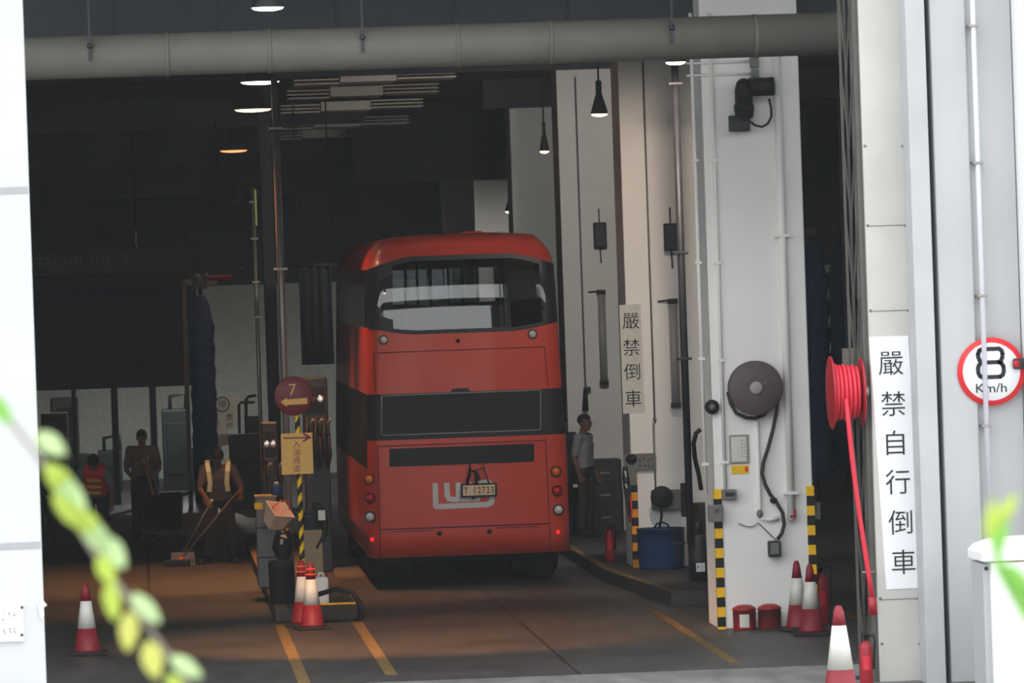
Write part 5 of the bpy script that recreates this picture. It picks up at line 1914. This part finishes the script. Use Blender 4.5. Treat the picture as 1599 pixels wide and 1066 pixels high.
# the sweeper
P2 = gnd(345, 879)
sw = stand(pelvis=(0, .02, .88), chest=(.0, -.13, 1.21), neck=(0, -.20, 1.36), head=(-.005, -.28, 1.47),
           sl=(.19, -.15, 1.31), sr=(-.19, -.17, 1.31), el=(.31, -.16, 1.06), er=(-.26, -.20, 1.05), wl=(.30, -.36, .98), wr=(-.17, -.36, .91),
           hl=(.10, .02, .85), hr=(-.10, .02, .85), kl=(.15, -.05, .47), kr=(-.15, -.05, .47), al=(.19, .02, .095), ar=(-.20, -.04, .095),
           fl=(.15, -1, 0), fr=(-.5, -.8, 0))
t, g, Mh = person('person sweeping the floor in a taupe shirt and lime reflective vest straps', P2, 0, sw, (-.12, -.8, -.62),
                  dict(skin=X['skin_dark'], shirt=X['shirt_taupe'], trousers=X['trousers']), hair_long=.5,
                  hand_dirs={'l': ((.05, -.5, -.45), (-.6, -.4, .3), (-.6, -.2, -.3)), 'r': ((.1, -.4, -.5), (.6, -.4, .3), (.5, -.3, -.3))}, hands=(.85, .85))


def strap(t, pts, wd, nrm, matk, name):
    bb = B()
    pts = [Vector(p) for p in pts]
    rings = []
    for i, p in enumerate(pts):
        d = (pts[min(i + 1, len(pts) - 1)] - pts[max(i - 1, 0)]).normalized()
        n = Vector(nrm[i] if isinstance(nrm, list) else nrm).normalized()
        s = d.cross(n).normalized()
        rings.append([p + s * wd + n * .004, p - s * wd + n * .004, p - s * wd - n * .012, p + s * wd - n * .012])
    bb.ring_loft(rings, smooth=False)
    o = bb.build(name, X[matk])
    o.parent = t
    return o


for sx in (1, -1):
    pts = [(sx * .135, -.03, 1.36), (sx * .140, -.13, 1.435), (sx * .145, -.235, 1.40), (sx * .13, -.285, 1.28), (sx * .115, -.25, 1.13), (sx * .13, -.20, 1.0)]
    nm = [(0, .3, 1), (0, -.2, 1), (0, -.8, .7), (0, -1, .15), (0, -1, -.1), (0, -1, -.2)]
    strap(t, pts, .034, nm, 'vest_lime', 'vest_strap')
    strap(t, [Vector(p) + Vector((0, -.006, .004)) for p in pts], .022, nm, 'vest_silver', 'reflective_band')
finish(t, (P2.x, P2.y, 0), 0)
SWEEP = P2
# broom: through both hands down to its head on the floor
bh = gnd(276, 874)
top = P2 + Vector((.33, -.46, 1.08))
btm = Vector((bh.x, P2.y - .55, .03))
tb = thing('broom', 'long handled black push broom held by the sweeping person', 'broom', btm)
bb = B(); bb.tube([btm + Vector((.03, 0, .05)), top], .013, 10); bb.build('handle', X['broom_dark'], tb)
bb = B(); dv = Vector((1, -.35, 0)).normalized(); bb.obox(btm + Vector((0, 0, .05)), dv, Vector((-dv.y, dv.x, 0)), Vector((0, 0, 1)), .17, .03, .018); bb.build('head_block', X['charcoal'], tb)
bb = B(); bb.obox(btm + Vector((0, 0, .002)), dv, Vector((-dv.y, dv.x, 0)), Vector((0, 0, 1)), .17, .04, .03); bb.build('bristles', X['black'], tb)
bb = B(); bb.cone(btm + Vector((.02, 0, .05)), btm + Vector((.075, 0, .10)), .022, .016, 12); bb.build('socket', X['cone_orange'], tb)
# dustpan on a stick in the other hand
d1 = P2 + Vector((-.13, -.43, .84))
d0 = gnd(284, 856)
d0 = Vector((d0.x - .02, P2.y - .1, .12))
td = thing('dustpan', 'long handled dark dustpan beside the sweeping person', 'dustpan', Vector((d0.x, d0.y, 0)))
bb = B(); bb.tube([d0 + Vector((.0, 0, .05)), d1 + (d1 - d0).normalized() * .06], .011, 8); bb.build('handle', X['steel'], td)
bb = B(); bb.box(d0.x - .16, d0.x + .16, d0.y - .14, d0.y + .12, 0, .02, .005); bb.box(d0.x - .16, d0.x + .16, d0.y + .10, d0.y + .13, 0, .17, .01); bb.box(d0.x - .165, d0.x - .15, d0.y - .12, d0.y + .12, 0, .12); bb.box(d0.x + .15, d0.x + .165, d0.y - .12, d0.y + .12, 0, .12)
bb.build('pan', X['mid_grey'], td)
bb = B(); q = d1 + (d1 - d0).normalized() * .06; bb.ball(q, .02); bb.build('grip', X['vest_lime'], td)

# the worker in the red and yellow vest, bent over
P1 = gnd(151, 862)
bw = stand(pelvis=(0, .10, .85), chest=(.03, -.13, 1.15), neck=(.05, -.25, 1.26), head=(.05, -.36, 1.33),
           sl=(.22, -.18, 1.19), sr=(-.15, -.20, 1.22), el=(.30, -.26, .92), er=(-.25, -.28, .95), wl=(.31, -.40, .70), wr=(-.24, -.42, .73),
           hl=(.10, .12, .82), hr=(-.10, .12, .82), kl=(.13, -.02, .46), kr=(-.13, .0, .46), al=(.17, .05, .095), ar=(-.12, .03, .095))
t, g, Mh = person('person bending forward in a red vest with yellow bands', P1, 0, bw, (.05, -.55, -.85),
                  dict(skin=X['skin'], shirt=X['shirt_grey'], trousers=X['trousers']), hair_long=.1)
# vest body
bb = B()
pel, ch, nk = Vector(bw['pelvis']), Vector(bw['chest']), Vector(bw['neck'])
ax = (Vector(bw['sl']) - Vector(bw['sr'])).normalized()
for k in range(2, 8):
    f = k / 6
    p = pel.lerp(ch, min(f, 1.1))
    wd = .125 + .015 * f
    limb(bb, [p - ax * wd * .62, p + ax * wd * .62], [.132, .132], 14)
limb(bb, [ch - ax * .14 + Vector((0, -.04, .03)), ch + Vector((0, .03, .05)), ch + ax * .14 + Vector((0, -.04, .03))], [.085, .10, .085])
remeshed(bb, 'vest', X['vest_red'], t, .011, 3)
dirv = (ch - pel).normalized()
fn = Vector((0, -dirv.z, dirv.y))
if fn.y > 0:
    fn = -fn
for i, f in enumerate((.98, .66, .36)):
    c = pel.lerp(ch, f)
    pts = []
    for k in range(13):
        a = -1.35 + 2.7 * k / 12
        pts.append(c + ax * math.sin(a) * (.218 - .012 * i) + fn * math.cos(a) * .142)
    nms = [(fn * math.cos(-1.35 + 2.7 * k / 12) + ax * math.sin(-1.35 + 2.7 * k / 12)) for k in range(13)]
    strap(t, pts, .026, [tuple(v) for v in nms], 'vest_yellow', 'yellow_band')
finish(t, (P1.x, P1.y, 0), math.radians(-8))

# a second worker mostly behind the white wall
P0 = gnd(82, 864)
w0 = stand(pelvis=(0, .08, .88), chest=(0, -.10, 1.20), neck=(0, -.18, 1.34), head=(0, -.26, 1.46), sl=(.18, -.14, 1.29), sr=(-.18, -.14, 1.29),
           el=(.24, -.18, 1.02), er=(-.24, -.18, 1.02), wl=(.14, -.36, .84), wr=(-.14, -.38, .86), kl=(.10, -.06, .49), kr=(-.10, -.03, .49),
           hl=(.09, .07, .86), hr=(-.09, .07, .86), al=(.09, .03, .095), ar=(-.12, .0, .095))
t, g, Mh = person('person in dark clothes mostly hidden behind the white gate wall', P0, 0, w0, (.1, -.8, -.4),
                  dict(skin=X['skin_dark'], shirt=X['trousers'], trousers=X['trousers']), sleeves='long')
finish(t, (P0.x - .10, P0.y + .1, 0), math.radians(25))

# the person behind the waste cart
P3 = Vector((at(224, 760, 86.2).x, 86.2, 0))
t, g, Mh = person('person in a brown shirt standing behind the dark waste cart', P3, 0,
                  stand(head=(0, -.05, 1.57), el=(.25, -.02, 1.10), er=(-.25, -.02, 1.10), wl=(.18, -.27, 1.0), wr=(-.18, -.27, 1.0)), (.1, -1, -.25),
                  dict(skin=X['skin'], shirt=X['shirt_brown'], trousers=X['trousers']))
for z in (1.20, 1.13):
    strap(t, [(-.13, -.125, z), (0, -.142, z), (.13, -.125, z)], .012, (0, -1, 0), 'cardboard', 'shirt_band')
finish(t, P3, 0)
# the waste cart
Yt = 84.0
p0, p1 = at(218, 775, Yt), at(288, 832, Yt)
t = thing('waste_cart', 'dark wheeled waste cart with brooms standing in it', 'cart', ((p0.x + p1.x) / 2, Yt, 0))
bb = B()
z0, z1 = p1.z, p0.z
rings = []
for z, s in ((z0, .9), (z1, 1.0), (z1 + .02, 1.03), (z1 + .02, .95), (z0 + .06, .86)):
    cx, w2 = (p0.x + p1.x) / 2, (p1.x - p0.x) / 2 * s
    rings.append([Vector((cx - w2, Yt, z)), Vector((cx + w2, Yt, z)), Vector((cx + w2, Yt + .7, z)), Vector((cx - w2, Yt + .7, z))])
bb.ring_loft(rings, True, True, True, False); bb.build('bin', X['charcoal'], t)
bb = B(); bb.tube([(p1.x - .02, Yt + .1, z1 - .02), (p1.x + .10, Yt + .1, z1 + .02), (p1.x + .10, Yt + .6, z1 + .02), (p1.x - .02, Yt + .6, z1 - .02)], .018, 8); bb.build('push_handle', X['dark_metal'], t)
for dx in (.14, (p1.x - p0.x) - .14):
    for dy in (.1, .6):
        bb = B(); bb.lathe((p0.x + dx, Yt + dy, .1), [(.02, -.03), (.09, -.03), (.1, -.015), (.1, .015), (.09, .03), (.02, .03)], 24, 'x')
        bb.cone((p0.x + dx, Yt + dy, .1), (p0.x + dx, Yt + dy, z0 + .02), .025, .03, 10); bb.build('wheel', X['black'], t)
for i, (xa_, ya_, xb_, yb_, mk, lb) in enumerate(((240, 775, 226, 722, 'wood', 'wooden broom handle sticking out of the waste cart'), (244, 775, 229, 732, 'reel_red', 'red broom handle sticking out of the waste cart'),
                                                   (250, 775, 232, 718, 'steel', 'grey mop handle sticking out of the waste cart'))):
    yy = Yt + .2 + .12 * i
    a, c = at(xa_, ya_, yy), at(xb_, yb_, yy)
    dn = (a - c).normalized()
    foot = a + dn * ((a.z - z0 - .08) / -dn.z)
    tb = thing('broom', lb, 'broom', foot)
    bb = B(); bb.tube([foot, c], .016, 8); bb.build('handle', X[mk], tb)
    bb = B(); bb.cone(c, c - dn * .06, .018, .014, 10); bb.build('end_grip', X['reflective'], tb)
    bb = B(); bb.box(foot.x - .1, foot.x + .1, foot.y - .03, foot.y + .03, foot.z - .02, foot.z + .06, .01); bb.build('broom_head', X['black'], tb)
# small trolley plate between the cart and the sweeper
q = gnd(288, 852)
bb = B(); bb.box(q.x - .02, q.x + .35, q.y + .1, q.y + .5, .05, .12, .01)
for dx in (.03, .3):
    bb.cone((q.x + dx, q.y + .12, .04), (q.x + dx + .03, q.y + .12, .04), .04, .04, 12)
    bb.cone((q.x + dx, q.y + .48, .04), (q.x + dx + .03, q.y + .48, .04), .04, .04, 12)
solo(bb, 'low_trolley', X['charcoal'], 'low dark trolley on the floor beside the waste cart', 'trolley', loc=(q.x + .16, q.y + .3, 0))

# the standing man in grey by the columns
P4 = Vector((at(911, 700, 79.0).x, 79.0, pl))
ms = stand(el=(.22, .05, 1.11), er=(-.22, .05, 1.11), wl=(.20, -.10, .86), wr=(-.23, -.03, .86), head=(0, -.035, 1.60))
t, g, Mh = person('man in a grey shirt standing in profile by the pale columns', P4, 0, ms, (.0, -1, -.05),
                  dict(skin=X['skin_dark'], shirt=X['shirt_grey'], trousers=X['charcoal']))
bb = B(); bb.box(-.19, -.155, -.02, .10, .70, .75, .008); o = bb.build('pocket_cloth', X['reflective']); o.parent = t
finish(t, P4, math.radians(62))
P5 = Vector((at(885, 700, 79.8).x - .08, 79.8, pl))
t, g, Mh = person('person in dark clothes half hidden between the bus and the man in grey', P5, 0,
                  stand(head=(0, -.03, 1.57)), (.1, -1, -.1), dict(skin=X['skin_dark'], shirt=X['navy'], trousers=X['trousers']))
finish(t, P5, math.radians(15))

# ================================================================== LEAVES IN FRONT (a branch of a roadside tree)
YL = 11.5


def leaf(parent, px, py, ang, Lpx, Wpx, matk, Y=None, roll=0.35):
    Y = Y or YL
    c = at(px, py, Y)
    L, Wd = Lpx * Y / F_PX, .85 * Wpx * Y / F_PX
    ca, sa = math.cos(math.radians(ang)), math.sin(math.radians(ang))
    ex = Vector((ca, .12, -sa)).normalized()
    ez = Vector((-sa, 0, -ca))
    ey = ex.cross(ez).normalized()
    ez = ey.cross(ex).normalized()
    bb = B()
    n = 10
    rows = []
    for i in range(n + 1):
        f = i / n
        wv = math.sin(PI * f ** .85) ** .8 * Wd / 2
        bend = -.12 * L * math.sin(PI * f)
        p = c + ex * (f - .5) * L + ey * bend
        rows.append([bb.bm.verts.new(p + ez * wv * s + ey * (abs(s) * wv * roll)) for s in (-1, -.5, 0, .5, 1)])
    for a, b2 in zip(rows[:-1], rows[1:]):
        for k in range(4):
            f = bb.bm.faces.new((a[k], a[k + 1], b2[k + 1], b2[k]))
            f.smooth = True
    bmesh.ops.remove_doubles(bb.bm, verts=bb.bm.verts[:], dist=1e-5)
    return bb.build('leaf', X[matk], parent)


t = thing('tree_branch', 'out of focus lime green leafy branch hanging across the white gate wall corner', 'branch', at(0, 625, YL))
bb = B(); bb.tube([at(x, y, YL + .02) for x, y in ((-60, 560), (-10, 622), (28, 672), (62, 715), (95, 775), (130, 835), (170, 895), (200, 935), (232, 980), (268, 1030), (300, 1080), (330, 1120))], .007, 8,
                 rs=[.006, .006, .006, .0055, .0055, .005, .005, .0045, .004, .004, .003, .003]); bb.build('stem', X['twig'], t)
for px, py, ang, L, Wd, mk in ((2, 640, 60, 60, 30, 'leaf_green'), (80, 693, 38, 58, 36, 'leaf_pale'), (96, 752, 50, 78, 40, 'leaf_lime'), (112, 772, 55, 80, 38, 'leaf_pale'), (112, 800, 48, 86, 38, 'leaf_lime'),
                               (140, 822, 55, 70, 40, 'leaf_lime'), (152, 838, 52, 66, 40, 'leaf_pale'), (178, 862, 58, 62, 38, 'leaf_pale'), (166, 890, 68, 56, 34, 'leaf_lime'), (175, 938, 84, 66, 32, 'leaf_lime'),
                               (228, 950, 48, 66, 32, 'leaf_pale'), (201, 985, 96, 66, 36, 'leaf_yellow'), (238, 1030, 80, 64, 40, 'leaf_yellow'), (291, 1041, 36, 62, 30, 'leaf_pale'), (275, 1072, 60, 50, 30, 'leaf_lime')):
    leaf(t, px, py, ang, L, Wd, mk)
t = thing('tree_branch', 'out of focus green sprig in front of the white metal cabinet', 'branch', at(1600, 1000, 10.5))
bb = B(); bb.tube([at(x, y, 10.52) for x, y in ((1640, 1010), (1595, 960), (1565, 905), (1558, 860), (1562, 820))], .0035, 8); bb.build('stem', X['leaf_green'], t)
for px, py, ang, L, Wd, mk in ((1547, 810, -80, 72, 24, 'leaf_lime'), (1572, 795, -55, 64, 26, 'leaf_lime'), (1561, 835, -75, 70, 34, 'leaf_green'), (1560, 880, 80, 60, 20, 'leaf_green'),
                               (1592, 915, 60, 86, 44, 'leaf_green'), (1606, 950, 75, 80, 40, 'leaf_green'), (1576, 905, 40, 60, 24, 'leaf_green')):
    leaf(t, px, py, ang, L, Wd, mk, 10.5)

# ------------------------------------------------------------------ thin haze in the air
m = bpy.data.materials.new('thin_haze')
m.use_nodes = True
m.node_tree.nodes.clear()
_o = m.node_tree.nodes.new('ShaderNodeOutputMaterial')
_v = m.node_tree.nodes.new('ShaderNodeVolumeScatter')
_v.inputs['Color'].default_value = (0.92, 0.97, 1.0, 1)
_v.inputs['Density'].default_value = HAZE
m.node_tree.links.new(_v.outputs[0], _o.inputs['Volume'])
b = B(); b.box(-8, 12, 17.5, 41.8, .0, 8)
o = b.build('haze', m)
tag(o, 'thin grey haze hanging over the forecourt before the depot', 'haze', kind='stuff')
